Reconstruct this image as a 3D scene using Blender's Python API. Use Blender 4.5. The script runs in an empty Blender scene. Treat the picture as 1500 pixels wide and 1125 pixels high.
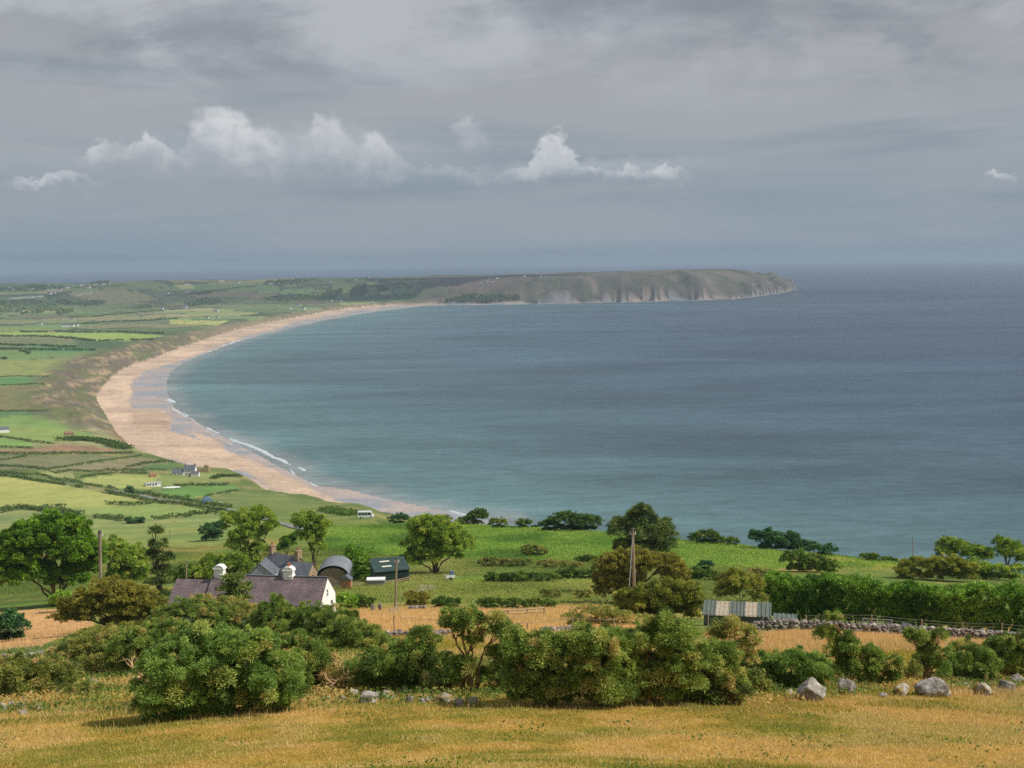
import bpy, math, random
import numpy as np
from mathutils import Matrix, Vector
RNG = np.random.default_rng(7)
random.seed(7)
scene = bpy.context.scene
COL = scene.collection
rad = math.radians

# ------------------------------------------------------------------ camera
CAM = np.array([0.0, 0.0, 175.0])
F = 2000.0                                    # focal length in photo pixels (1500 wide)
PITCH = math.atan(180.0 / F)
ROLL = rad(-0.66)
ROT = Matrix.Rotation(rad(90) - PITCH, 3, 'X') @ Matrix.Rotation(ROLL, 3, 'Z')
RN = np.array(ROT)
cd = bpy.data.cameras.new('camera')
cd.sensor_width = 36.0
cd.lens = 36.0 * F / 1500.0
cd.clip_start = 0.5
cd.clip_end = 120000.0
cam = bpy.data.objects.new('camera', cd)
COL.objects.link(cam)
cam.matrix_world = Matrix.Translation(CAM) @ ROT.to_4x4()
scene.camera = cam

def ray(px, py):
    d = RN @ np.array([(px - 750) / F, -(py - 562.5) / F, -1.0])
    return d / math.hypot(d[0], d[1])         # unit horizontal length: dz = slope

def project(P):
    q = (P - CAM) @ RN                        # world -> camera axes
    w = np.where(q[:, 2] < -0.1, -q[:, 2], np.nan)
    return 750 + F * q[:, 0] / w, 562.5 - F * q[:, 1] / w

def at_z(px, py, z):
    d = ray(px, py)
    t = (z - CAM[2]) / d[2]
    return CAM + d * t

def lin(r, g, b):
    f = lambda c: (c / 255 / 12.92) if c <= 10 else ((c / 255 + 0.055) / 1.055) ** 2.4
    return np.array([f(r), f(g), f(b)])

# ------------------------------------------------------------------ noise
def _hash(ix, iy, seed):
    n = (ix.astype(np.int64) * 374761393 + iy.astype(np.int64) * 668265263 + seed * 982451653) & 0x7fffffff
    n = ((n ^ (n >> 13)) * 1274126177) & 0x7fffffff
    return ((n ^ (n >> 16)) & 0xffff) / 65535.0

def vnoise(x, y, seed=0):
    x = np.asarray(x, float); y = np.asarray(y, float)
    ix = np.floor(x); iy = np.floor(y)
    fx = x - ix; fy = y - iy
    fx = fx * fx * (3 - 2 * fx); fy = fy * fy * (3 - 2 * fy)
    a = _hash(ix, iy, seed); b = _hash(ix + 1, iy, seed)
    c = _hash(ix, iy + 1, seed); d = _hash(ix + 1, iy + 1, seed)
    return (a + (b - a) * fx) * (1 - fy) + (c + (d - c) * fx) * fy

def fbm(x, y, seed=0, o=4):
    s = 0; a = 0.5; t = 0
    for i in range(o):
        s = s + a * vnoise(x * 2 ** i, y * 2 ** i, seed + i * 17); t += a; a *= 0.5
    return s / t

def smooth(a, b, x):
    t = np.clip((x - a) / (b - a), 0, 1)
    return t * t * (3 - 2 * t)

# ------------------------------------------------------------------ coast lines
def pol(u, r):
    t = (u - 750) / F
    h = math.hypot(1, t)
    return (r * t / h, r / h)

def pz(pts, z): return [tuple(at_z(x, y, z)[:2]) for x, y in pts]

HEAD = [(625,447.3),(660,446.8),(700,446),(740,445.6),(780,445),(815,444.4),(850,443.5),(880,443.3),(903,442),(908,443.4),(925,441.6),(952,440.8),(958,441.4),(985,439.8),(1016,439),(1022,439.6),(1045,438),(1067,437.3),(1072,438),(1095,435.8),(1118,433),(1136,430.5),(1150,428),(1163,424.8)]
BACK = [pol(1168,7700), pol(1130,8200), pol(1000,8300), pol(800,8800), pol(500,9200), pol(200,9300), pol(-100,9300), pol(-600,9000), (-9000,3000), (-9000,-3000), (3000,-3000), (2000,-300)]
NEAR = [pol(2300,560), pol(1700,640), pol(1300,720), pol(1000,790), pol(850,830), pol(740,850)]
BNEAR = [(600,758),(559,754),(517,747),(491,736),(469,730.5),(430,727),(403,721),(385,706),(350,691),(322,690),(304,690),(280,683),(260,677),(223,666),(194,648)]
BMID = [(168,630),(157,611),(150,600),(143,588),(141,579),(148,570),(155,562),(165,550),(181,540),(205,531),(227,524),(267,508),(307,495),(339,485),(373,477),(400,471.5),(440,464),(480,456.5),(513,452),(553,448),(593,446.5)]
WPX = [(720,762),(690,757),(663,750),(638,746),(579,733),(545,726),(517,718),(490,714),(469,713),(436,697),(410,684),(388,671),(360,657),(333,642),(304,628),(285,615),(271,608),(255,596),(246,578),(244,561),(250,545),(269,532),(288,523),(320,511),(347,501),(373,494),(400,487),(433,478),(473,469.5),(513,462.5),(553,456.5),(597,451.5)]
LB = np.array(NEAR + pz(BNEAR, 9.0) + pz(BMID, 2.5) + pz(HEAD, 0) + BACK)
LW = np.array([(x, y) for x, y in NEAR] + pz(WPX, 0) + pz(HEAD, 0) + BACK)

def sdist(X, Y, P):
    """signed distance to a closed polygon, positive inside"""
    d2 = np.full(X.shape, 1e18); ins = np.zeros(X.shape, bool)
    n = len(P)
    for i in range(n):
        ax, ay = P[i]; bx, by = P[(i + 1) % n]
        ex, ey = bx - ax, by - ay
        wx = X - ax; wy = Y - ay
        t = np.clip((wx * ex + wy * ey) / (ex * ex + ey * ey + 1e-9), 0, 1)
        d2 = np.minimum(d2, (wx - ex * t) ** 2 + (wy - ey * t) ** 2)
        c = ((ay > Y) != (by > Y))
        if ey != 0:
            ins ^= c & (X < ex * (Y - ay) / ey + ax)
    d = np.sqrt(d2)
    return np.where(ins, d, -d)

# ------------------------------------------------------------------ height field on a polar grid
th_f = np.arange(-26.5, 26.51, 0.06)
th = np.concatenate([np.arange(-180, -27, 3.0), th_f, np.arange(29, 178, 3.0)])
TH = np.radians(th)
NR = 640
R = 4.0 * (9700 / 4.0) ** (np.arange(NR) / (NR - 1))
NC = len(th)
PR = [0, 4, 12, 20, 34, 45, 70, 85, 100, 140, 180, 250, 320, 400, 500, 640, 850, 1100, 1400, 2000, 3500, 5600, 6150, 6500, 6900, 7100, 7600, 8200, 9000, 9700]
PD = [1.7, 2.6, 5.6, 8.2, 12.6, 14.7, 20.3, 23.6, 27.4, 37.1, 46.2, 58.2, 68.2, 78.8, 93.6, 113, 131, 148.5, 152, 154, 158, 161, 157, 133, 100, 88, 86, 110, 150, 185]
rr, tt = np.meshgrid(R, TH, indexing='ij')
GX = rr * np.sin(tt); GY = rr * np.cos(tt)
from_u = 750 + F * np.tan(np.clip(tt, -1.3, 1.3))
SB = sdist(GX, GY, LB); SW = sdist(GX, GY, LW)

base = 175 - np.interp(rr, PR, PD)
# the hill breaks into a steeper seaward slope on the right
crest = np.interp(from_u, [480, 560, 700, 850, 1000, 1150, 1300, 1500, 2300], [600, 470, 415, 385, 345, 315, 300, 290, 280])
kk = np.interp(from_u, [430, 520, 600, 760, 1100], [0, 0.012, 0.075, 0.16, 0.20])
ex_ = np.maximum(0, rr - crest)
near = rr < 1600
base = base - np.where(near, kk * (np.sqrt(ex_ ** 2 + 12 ** 2) - 12 * 1.0), 0)
base = base + np.where(near, 0, 0)
# far ridge gets a little higher to the right, broken tops
rid = smooth(6100, 7000, rr)
base = base + rid * ((from_u - 150) / 500 * 10 + (fbm(GX / 600, GY / 600, 5) - 0.5) * 34)
back = smooth(50, 75, np.abs(np.degrees(tt)))
base = base * (1 - back) + back * np.minimum(base + 0, 175 - 1.7 - 0.01 * rr) * 1.0
behind = smooth(95, 130, np.abs(np.degrees(tt)))
base = base * (1 - behind) + behind * np.maximum(20, 173.3 - 0.02 * rr)
head = smooth(600, 640, from_u) * smooth(4000, 4400, rr)
base = base * (1 - head) + head * (np.interp(from_u, [600, 700, 800, 900, 1000, 1090, 1130, 1170], [92, 92, 100, 108, 116, 117, 98, 60]) + (fbm(GX / 300, GY / 300, 8) - 0.5) * 16)

n_big = fbm(GX / 55, GY / 55, 2, 4) - 0.5
n_mid = fbm(GX / 9, GY / 9, 3, 4) - 0.5
amp = np.interp(rr, [0, 60, 200, 330, 600, 2000], [0.2, 0.35, 0.6, 1.2, 3.0, 5])
base = base + n_big * amp * smooth(10, 150, rr) + n_mid * np.interp(rr, [0, 40, 120, 300, 500, 3000], [.12, .22, .25, .4, .8, .9])

sdp = np.maximum(SB, 0)
# cliff profiles: low earth cliff near, broad slumped dunes in the middle, rock on the headland
w_cl = np.interp(rr, [0, 1250, 1450, 2500, 3300, 4200], [16, 18, 75, 85, 50, 30])
h_cl = np.interp(rr, [0, 1250, 1500, 2600, 3300, 4200], [10, 13, 21, 17, 12, 8])
slump = smooth(1250, 1500, rr) * (1 - smooth(3000, 4000, rr)) * (1 - head)
ridg = 1 - np.abs(2 * fbm(GX / 34, GY / 110, 11, 4) - 1)
t = np.clip(sdp / w_cl, 0, 1)
t = np.where(slump > .3, t * 0.75 + 0.25 * np.minimum(1, t * 2.2), 1 - (1 - t) ** 2)
cl = 2.4 + t * h_cl + np.where(rr < 1350, np.minimum(np.maximum(0, sdp - w_cl), 130) * np.interp(from_u, [630, 800], [.09, .6]) + np.maximum(0, sdp - w_cl - 130) * .55, np.maximum(0, sdp - w_cl) * .3) + slump * (ridg - .62) * 12 * np.clip(sdp / 18, 0, 1) * (1 - smooth(w_cl, w_cl * 1.8, sdp))
gul = np.abs(2 * fbm(GX / 210 + 3, GY / 400, 21, 3) - 1)
cl_h = np.minimum(sdp / 28, 1) * (14 + 46 * smooth(-.05, 0.4, gul) * smooth(640, 860, from_u)) + np.maximum(0, sdp - 28) * (0.17 + .1 * smooth(700, 950, from_u)) + (fbm(GX / 60, GY / 60, 31) - .5) * 30 * np.clip(sdp / 25, 0, 1)
cl = cl * (1 - head) + cl_h * head
land = np.minimum(base, cl)
# soft shoulder
land = np.where(base - cl > 0, cl, base)
k_ = np.clip(0.5 + 0.5 * (cl - base) / 3.0, 0, 1)
land = cl * (1 - k_) + base * k_ - 3.0 * k_ * (1 - k_)
land = np.maximum(land, np.where(SB > 0, 0.4, -50))
# beach between the two lines, then sea bed
bw = np.maximum(SW, 0) / np.maximum(np.maximum(SW, 0) + np.maximum(-SB, 0), 1e-3)
beach_z = 0.06 + 2.5 * bw + (fbm(GX / 30, GY / 30, 41) - .5) * .3 * np.minimum(1, np.maximum(SW, 0) / 15)
seabed = np.maximum(-9, SW * 0.035) - 0.15
GZ = np.where(SB > 0, land, np.where(SW > 0, beach_z, seabed))

LR0 = math.log(R[0]); LRS = (NR - 1) / (math.log(R[-1]) - LR0)
def terrain(x, y):
    x = np.asarray(x, float); y = np.asarray(y, float)
    r = np.clip(np.hypot(x, y), R[0], R[-1] * .9999)
    i = (np.log(r) - LR0) * LRS
    j = np.interp(np.degrees(np.arctan2(x, y)), th, np.arange(NC))
    i0 = np.minimum(i.astype(int), NR - 2); j0 = np.minimum(j.astype(int), NC - 2)
    fi = (r - R[i0]) / (R[i0 + 1] - R[i0]); fj = j - j0
    z = (GZ[i0, j0] * (1 - fi) + GZ[i0 + 1, j0] * fi) * (1 - fj) + (GZ[i0, j0 + 1] * (1 - fi) + GZ[i0 + 1, j0 + 1] * fi) * fj
    return z

TS = np.exp(np.linspace(math.log(12), math.log(9600), 6000))
def ground(px, py, r=None):
    """the point of the ground seen at a pixel of the photograph; with r, the ground r metres out in that direction"""
    d = ray(px, py)
    if r is None:
        zz = CAM[2] + d[2] * TS
        tz = terrain(d[0] * TS, d[1] * TS)
        k = np.argmax(tz >= zz)
        if tz[k] < zz[k]: k = len(TS) - 1
        r = TS[k]
    x, y = d[0] * r, d[1] * r
    return Vector((x, y, float(terrain(x, y))))

# ------------------------------------------------------------------ object helpers
def tag(o, label=None, cat=None, group=None, kind=None):
    if label: o['label'] = label
    if cat: o['category'] = cat
    if group: o['group'] = group
    if kind: o['kind'] = kind
    return o

def empty(name, loc, rz=0, label=None, cat=None, group=None):
    o = bpy.data.objects.new(name, None)
    COL.objects.link(o)
    o.location = loc; o.rotation_euler = (0, 0, rz)
    return tag(o, label, cat, group)

def mesh_np(name, V, faces, k, mat, parent=None, tone=None, col=None, smooth_=False, mats=None, mi=None):
    me = bpy.data.meshes.new(name)
    V = np.ascontiguousarray(V, np.float32); faces = np.ascontiguousarray(faces, np.int32)
    me.vertices.add(len(V)); me.vertices.foreach_set('co', V.ravel())
    m = len(faces)
    me.loops.add(m * k); me.loops.foreach_set('vertex_index', faces.ravel())
    me.polygons.add(m); me.polygons.foreach_set('loop_start', np.arange(0, m * k, k, dtype=np.int32))
    if mi is not None: me.polygons.foreach_set('material_index', np.ascontiguousarray(mi, np.int32))
    if smooth_: me.polygons.foreach_set('use_smooth', np.ones(m, bool))
    me.update(calc_edges=True)
    if tone is not None:
        a = me.attributes.new('tone', 'FLOAT', 'POINT'); a.data.foreach_set('value', np.ascontiguousarray(tone, np.float32))
    if col is not None:
        a = me.attributes.new('col', 'FLOAT_COLOR', 'POINT')
        c4 = np.ones((len(V), 4), np.float32); c4[:, :3] = col
        a.data.foreach_set('color', c4.ravel())
    for q in (mats or [mat]): me.materials.append(q)
    o = bpy.data.objects.new(name, me)
    COL.objects.link(o)
    if parent is not None: o.parent = parent
    return o

class MB:
    """collects boxes, tubes, prisms; build() links them as ONE mesh object"""
    def __init__(s): s.v = []; s.f = []
    def face(s, pts):
        b = len(s.v); s.v += [tuple(p) for p in pts]; s.f.append(list(range(b, b + len(pts))))
    def box(s, x0, x1, y0, y1, z0, z1):
        b = len(s.v)
        s.v += [(x, y, z) for z in (z0, z1) for y in (y0, y1) for x in (x0, x1)]
        for q in ((0,2,3,1),(4,5,7,6),(0,1,5,4),(2,6,7,3),(0,4,6,2),(1,3,7,5)): s.f.append([b + i for i in q])
    def prism(s, prof, axis, a0, a1):
        """closed profile extruded along x (profile in y,z) or y (profile in x,z)"""
        b = len(s.v); n = len(prof)
        for a in (a0, a1):
            for p, q in prof: s.v.append((a, p, q) if axis == 'x' else (p, a, q))
        for i in range(n):
            j = (i + 1) % n; s.f.append([b + i, b + j, b + n + j, b + n + i])
        s.f.append([b + i for i in range(n)][::-1]); s.f.append([b + n + i for i in range(n)])
    def tube(s, pts, rs, n=6):
        pts = [Vector(p) for p in pts]
        b = len(s.v)
        for i, p in enumerate(pts):
            d = (pts[min(i + 1, len(pts) - 1)] - pts[max(i - 1, 0)]).normalized()
            a = d.cross(Vector((0, 0, 1)) if abs(d.z) < .9 else Vector((1, 0, 0))).normalized(); c = d.cross(a)
            r = rs[i] if isinstance(rs, (list, tuple)) else rs
            for k in range(n):
                w = 2 * math.pi * k / n; s.v.append(tuple(p + a * math.cos(w) * r + c * math.sin(w) * r))
        for i in range(len(pts) - 1):
            for k in range(n):
                k2 = (k + 1) % n
                s.f.append([b + i*n + k, b + i*n + k2, b + (i+1)*n + k2, b + (i+1)*n + k])
        s.f.append([b + k for k in range(n)][::-1]); e = b + (len(pts) - 1) * n
        s.f.append([e + k for k in range(n)])
    def build(s, name, mat, parent=None, smooth_=False):
        me = bpy.data.meshes.new(name); me.from_pydata(s.v, [], s.f); me.update()
        if smooth_: me.polygons.foreach_set('use_smooth', np.ones(len(me.polygons), bool))
        me.materials.append(mat)
        o = bpy.data.objects.new(name, me); COL.objects.link(o)
        if parent is not None: o.parent = parent
        return o

# ------------------------------------------------------------------ materials
def new_mat(name):
    m = bpy.data.materials.new(name); m.use_nodes = True
    nt = m.node_tree; nt.nodes.clear()
    return m, nt
def N(nt, typ, **kw):
    n = nt.nodes.new(typ)
    for k, v in kw.items(): setattr(n, k, v)
    return n
def L(nt, a, b): nt.links.new(a, b)

def ramp(nt, cols, pos=None):
    n = N(nt, 'ShaderNodeValToRGB')
    el = n.color_ramp.elements
    pos = pos or [i / (len(cols) - 1) for i in range(len(cols))]
    while len(el) < len(cols): el.new(0.5)
    for e, c, p in zip(el, cols, pos): e.position = p; e.color = (*c, 1)
    return n

def leaf_mat(name, cols, trans=0.3, rough=0.6, spec=0.25):
    m, nt = new_mat(name)
    a = N(nt, 'ShaderNodeAttribute', attribute_name='tone')
    r = ramp(nt, cols); L(nt, a.outputs['Fac'], r.inputs[0])
    b = N(nt, 'ShaderNodeBsdfPrincipled'); L(nt, r.outputs[0], b.inputs['Base Color'])
    b.inputs['Roughness'].default_value = rough; b.inputs['Specular IOR Level'].default_value = spec
    t = N(nt, 'ShaderNodeBsdfTranslucent')
    hs = N(nt, 'ShaderNodeHueSaturation'); hs.inputs['Value'].default_value = 1.25; hs.inputs['Saturation'].default_value = 1.1
    L(nt, r.outputs[0], hs.inputs['Color']); L(nt, hs.outputs[0], t.inputs['Color'])
    mx = N(nt, 'ShaderNodeMixShader'); mx.inputs[0].default_value = trans
    L(nt, b.outputs[0], mx.inputs[1]); L(nt, t.outputs[0], mx.inputs[2])
    o = N(nt, 'ShaderNodeOutputMaterial'); L(nt, mx.outputs[0], o.inputs[0])
    return m

def plain_mat(name, cols, scale=3.0, rough=0.8, bump=0.0, stretch=(1, 1, 1), detail=5, spec=0.3, contrast=(0.3, 0.7), metal=0):
    m, nt = new_mat(name)
    tc = N(nt, 'ShaderNodeTexCoord'); mp = N(nt, 'ShaderNodeMapping'); mp.inputs['Scale'].default_value = stretch
    L(nt, tc.outputs['Object'], mp.inputs[0])
    no = N(nt, 'ShaderNodeTexNoise'); no.inputs['Scale'].default_value = scale; no.inputs['Detail'].default_value = detail; no.inputs['Roughness'].default_value = .65
    L(nt, mp.outputs[0], no.inputs['Vector'])
    pos = [contrast[0] + (contrast[1] - contrast[0]) * i / (len(cols) - 1) for i in range(len(cols))]
    r = ramp(nt, cols, pos); L(nt, no.outputs['Fac'], r.inputs[0])
    b = N(nt, 'ShaderNodeBsdfPrincipled'); L(nt, r.outputs[0], b.inputs['Base Color'])
    b.inputs['Roughness'].default_value = rough; b.inputs['Specular IOR Level'].default_value = spec; b.inputs['Metallic'].default_value = metal
    if bump:
        bp = N(nt, 'ShaderNodeBump'); bp.inputs['Strength'].default_value = 1; bp.inputs['Distance'].default_value = bump
        L(nt, no.outputs['Fac'], bp.inputs['Height']); L(nt, bp.outputs[0], b.inputs['Normal'])
    o = N(nt, 'ShaderNodeOutputMaterial'); L(nt, b.outputs[0], o.inputs[0])
    return m
# ------------------------------------------------------------------ colours of the ground
VX = GX.ravel(); VY = GY.ravel(); VZ = GZ.ravel()
P3 = np.stack([VX, VY, VZ], 1)
ppx, ppy = project(P3)
ppx = np.nan_to_num(ppx, nan=-9e5); ppy = np.nan_to_num(ppy, nan=-9e5)
r1 = rr.ravel(); sb1 = SB.ravel(); sw1 = SW.ravel(); head1 = head.ravel(); slump1 = slump.ravel(); u1 = from_u.ravel()
na = fbm(VX / 14, VY / 14, 51, 5); nb = fbm(VX / 70, VY / 70, 52, 4); nc = fbm(VX / 2.5, VY / 2.5, 53, 4); nd = fbm(VX / 260, VY / 260, 54, 3)
def mix(a, b, t): return a + (b - a) * np.clip(t, 0, 1)[:, None]
def C(*c): return lin(*c)[None, :]

# rough hillside pasture by default
col = mix(np.repeat(C(98, 118, 50), len(VX), 0), C(150, 138, 74), smooth(.45, .68, na * .6 + nb * .4))
col = mix(col, C(66, 92, 38), smooth(.55, .72, fbm(VX / 22, VY / 9, 61, 4)) * .8)

# far plain: a patchwork of small fields
farm = (r1 > 1150) & (np.abs(u1 - 500) < 1500) & (sb1 > 0)
idx = np.nonzero(farm)[0]
ns = 560
sx = RNG.uniform(-3400, 1300, ns); sy = RNG.uniform(1000, 9400, ns)
pal = np.array([lin(*c) for c in [(104,124,72),(122,142,78),(96,118,70),(134,132,88),(118,128,80),(88,108,66),(150,150,92),(112,138,80),(126,120,88),(100,112,76)]])
scol = pal[RNG.integers(0, len(pal), ns)] * RNG.uniform(.85, 1.1, (ns, 1))
ca, sa = math.cos(.35), math.sin(.35)
fx_, fy_ = VX[idx] * ca - VY[idx] * sa, (VX[idx] * sa + VY[idx] * ca) * 1.0
qx = sx * ca - sy * sa; qy = sx * sa + sy * ca
d1 = np.full(len(idx), 1e9); d2 = np.full(len(idx), 1e9); ci = np.zeros(len(idx), int)
jx = fx_ + (fbm(fx_ / 60, fy_ / 60, 71, 2) - .5) * 30; jy = fy_
for i in range(ns):
    d = np.maximum(np.abs(jx - qx[i]) * 0.75, np.abs(jy - qy[i])) + 0.25 * np.hypot(jx - qx[i], jy - qy[i])
    closer = d < d1
    d2 = np.where(closer, d1, np.minimum(d2, d)); ci = np.where(closer, i, ci); d1 = np.where(closer, d, d1)
fc = scol[ci] * (0.86 + 0.28 * na[idx])[:, None]
hw = np.interp(r1[idx], [1100, 3000, 7000], [5, 8, 16])
edge = (d2 - d1) < hw
fc[edge] = mix(fc[edge], C(62, 78, 52), np.full(edge.sum(), .8))
col[idx] = mix(col[idx], fc, smooth(1150, 1300, r1[idx]))

def paint(poly, c, k=1.0, vary=.22, jit=1.2, c2=None, sc=None):
    """give one field, seen at these pixels, its crop colour, brightened by painted sunlight on the lime strip"""
    global col
    P = np.array(poly, float)
    x0, y0 = P.min(0) - 4; x1, y1 = P.max(0) + 4
    m = np.nonzero((ppx > x0) & (ppx < x1) & (ppy > y0) & (ppy < y1) & (sb1 > 0))[0]
    if not len(m): return
    x = ppx[m] + (na[m] - .5) * jit * 4; y = ppy[m] + (nc[m] - .5) * jit
    s = sdist(x, y, P)
    cc = np.repeat(C(*c), len(m), 0)
    if c2 is not None: cc = mix(cc, C(*c2), smooth(.38, .62, (na if sc is None else sc)[m]))
    cc = cc * (1 - vary / 2 + vary * nb[m] + vary * .5 * (nc[m] - .5))[:, None]
    col[m] = mix(col[m], cc, k * smooth(-.6, .6, s))

# fields on the left slope, near to far
paint([(-80,690),(36,702),(96,711),(160,724),(225,735),(150,743),(100,745),(40,741),(-80,752)], (172,172,78), c2=(156,162,72), sc=nb)
paint([(-80,752),(36,747),(120,756),(180,764),(330,754),(420,778),(300,800),(-80,800)], (138,146,78), c2=(118,136,72))
paint([(95,745),(225,738),(300,742),(345,752),(272,757),(224,761),(130,756)], (132,152,66))
paint([(110,703),(180,693),(240,697),(262,705),(215,717),(170,716)], (158,164,76), c2=(140,156,70), sc=nb)
paint([(40,692),(105,690),(112,703),(60,697)], (140,146,80))
paint([(-80,667),(196,667),(130,679),(66,688),(-80,684)], (122,120,80), c2=(112,118,74))
paint([(67,689),(130,680),(206,670),(250,677),(190,690),(130,691)], (134,126,88))
paint([(188,690),(222,679),(254,677),(262,684),(250,690)], (92,120,62))
paint([(-80,662),(55,657),(85,650),(130,652),(180,662),(0,664)], (156,122,88), c2=(140,112,80))
paint([(-80,612),(72,606),(100,610),(118,620),(142,642),(90,647),(50,647),(-80,638)], (132,152,68), c2=(116,146,66), sc=nb)
paint([(-80,644),(30,645),(52,651),(40,654),(-80,656)], (116,156,62))
paint([(-80,603),(72,602),(78,606),(0,611),(-80,611)], (86,124,70))
paint([(-80,567),(64,565),(75,580),(72,601),(-80,603)], (124,120,72), c2=(104,114,66), sc=nb)
paint([(-80,553),(72,553),(64,563),(-80,564)], (88,136,70))
paint([(-80,530),(104,525),(80,549),(72,551),(-80,551)], (138,148,70), c2=(120,142,68), sc=nb)
paint([(-80,514),(100,514),(140,518),(60,524),(-80,530)], (108,138,70))
paint([(30,507),(140,508),(142,516),(60,516)], (84,132,80))
paint([(0,494),(108,498),(100,504),(-40,506)], (116,122,78))
paint([(110,498),(180,501),(230,500),(180,512),(115,510)], (80,104,66))
paint([(-80,486),(180,487.5),(246,492),(190,498.5),(140,499.5),(65,493),(-80,492)], (142,166,66), vary=.12)  # sunlight falling on this far strip is put into its colour
paint([(-80,478),(80,480),(70,486),(-80,486)], (122,142,66))
paint([(248,468),(336,470),(320,476),(250,475)], (178,176,88), c2=(150,160,80), sc=fbm(VX / 6, VY / 200, 77, 2))
paint([(495,444),(548,442),(552,446),(500,447)], (140,152,80))
paint([(555,425),(572,424),(574,430),(556,431)], (166,160,110))
paint([(255,417),(280,416),(286,423),(265,424)], (158,158,96))
paint([(38,431),(70,426),(100,422),(104,424),(66,429)], (170,158,124))
paint([(640,420),(690,410),(660,424),(640,426)], (160,152,112))
paint([(600,412),(680,403),(720,404),(660,412)], (150,148,104))
paint([(230,699),(256,690),(350,693),(352,703),(258,712),(225,717)], (122,140,62), c2=(134,142,70), sc=nb)
paint([(228,723),(262,712),(345,711),(350,717),(302,726),(272,732)], (96,138,52))
paint([(276,735),(345,719),(402,722),(480,738),(520,750),(560,768),(440,772),(350,750)], (120,132,62), c2=(104,124,56))
paint([(330,752),(420,770),(480,775),(480,790),(330,790)], (120,134,62))
# bright bracken and rough ground below the crest
paint([(480,770),(600,768),(720,770),(900,780),(930,800),(900,822),(700,818),(560,812),(470,806)], (78,108,42), c2=(98,126,50), vary=.35)
paint([(960,788),(1090,798),(1180,815),(1240,832),(1000,832)], (86,112,46), c2=(114,128,58), vary=.3)
paint([(1140,815),(1330,812),(1330,834),(1160,832)], (150,142,70), c2=(112,136,54))
paint([(498,850),(600,848),(640,853),(870,850),(880,872),(840,884),(700,882),(500,884)], (148,144,66), c2=(124,132,56), sc=nb)
paint([(660,845),(870,838),(880,850),(660,853)], (118,148,50))
# orange hay grass by the walls
paint([(500,893),(600,890),(680,893),(860,886),(980,905),(1000,940),(560,938),(500,930)], (206,168,124), c2=(184,160,100), vary=.25)
paint([(-90,900),(110,890),(140,915),(60,945),(-90,960)], (204,160,110), vary=.25)
paint([(400,930),(1000,938),(1090,945),(1090,975),(900,1010),(640,1015),(430,985)], (178,150,78), c2=(140,140,58), vary=.25)
paint([(1030,927),(1110,929),(1500,912),(1720,908),(1720,940),(1080,950)], (200,160,94), vary=.2)
paint([(1080,948),(1720,930),(1720,1015),(1080,1020)], (158,150,60), c2=(180,152,72), vary=.25, sc=nb)
bank = smooth(43, 47, r1) * smooth(66, 58, r1)
bcol_ = mix(np.repeat(C(158, 138, 60), len(VX), 0), C(104, 120, 44), smooth(.4, .6, fbm(VX / 4, VY / 2.5, 83, 4)))
col = mix(col, bcol_, bank)
# golden meadow in front
near_m = r1 < 48
g = smooth(.42, .62, fbm(VX / 5, VY / 2.2, 81, 4))
mcol = mix(np.repeat(C(188, 150, 72), len(VX), 0), C(140, 134, 54), g)
col[near_m] = mix(col[near_m], mcol[near_m], smooth(48, 45.5, r1[near_m]))
# gravel turning place by the green shed
paint([(590,868),(620,861),(606,857),(628,856),(640,859),(632,863),(600,869),(560,873)], (168,156,140), jit=.5, c2=(150,140,126))

# slumped dunes and earth cliffs
dm = smooth(1.3, .75, sdp.ravel() / (w_cl.ravel() + 1)) * slump1 * (sb1 > 0)
dn = fbm(VX / 13, VY / 60, 91, 5)
dcol = mix(np.repeat(C(108, 100, 74), len(VX), 0), C(170, 143, 104), smooth(.48, .72, dn))
dcol = mix(dcol, C(98, 106, 58), smooth(.5, .62, fbm(VX / 20, VY / 80, 92, 4)) * .85)
dcol = mix(dcol, C(112, 96, 92), smooth(.55, .66, fbm(VX / 10, VY / 40, 93, 4)) * .6)
col = mix(col, dcol, dm)
em = smooth(11, 4, sdp.ravel()) * (r1 < 1500) * (sb1 > 0) * smooth(.42, .55, nb + .08)
col = mix(col, mix(np.repeat(C(150, 118, 84), len(VX), 0), C(104, 92, 66), nc), em)
lowd = smooth(60, 15, sdp.ravel()) * smooth(3000, 3600, r1) * (1 - head1) * (sb1 > 0)
col = mix(col, C(140, 118, 92) * np.ones((len(VX), 1)), lowd * .8)
# headland heath and rock
hn = fbm(VX / 160, VY / 160, 95, 5)
hcol = mix(np.repeat(C(98, 98, 80), len(VX), 0), C(120, 106, 94), smooth(.42, .62, hn))
hcol = mix(hcol, C(94, 100, 72), smooth(.5, .66, fbm(VX / 90, VY / 90, 96, 4)) * .7)
hcol = mix(hcol, C(150, 136, 118), smooth(.035, .0, np.abs(fbm(VX / 500, VY / 900, 97, 3) - .5)) * .6)
rock = smooth(58, 26, sdp.ravel() + (fbm(VX / 45, VY / 45, 98, 3) - .5) * 40) * smooth(640, 880, u1)
hcol = mix(hcol, mix(np.repeat(C(128, 120, 110), len(VX), 0), C(84, 80, 76), smooth(.35, .65, fbm(VX / 45, VY / 45, 99, 4))), rock)
hcol = mix(hcol, C(70, 74, 62), smooth(10, 2, sdp.ravel()))
col = mix(col, hcol, head1 * smooth(500, 640, u1 - 40 * (ppy < 428)) * (sb1 > 0))

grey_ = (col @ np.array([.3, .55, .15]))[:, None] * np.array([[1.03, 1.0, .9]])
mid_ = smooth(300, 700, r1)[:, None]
col = col * (1 - .2 * mid_) + grey_ * .2 * mid_

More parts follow.
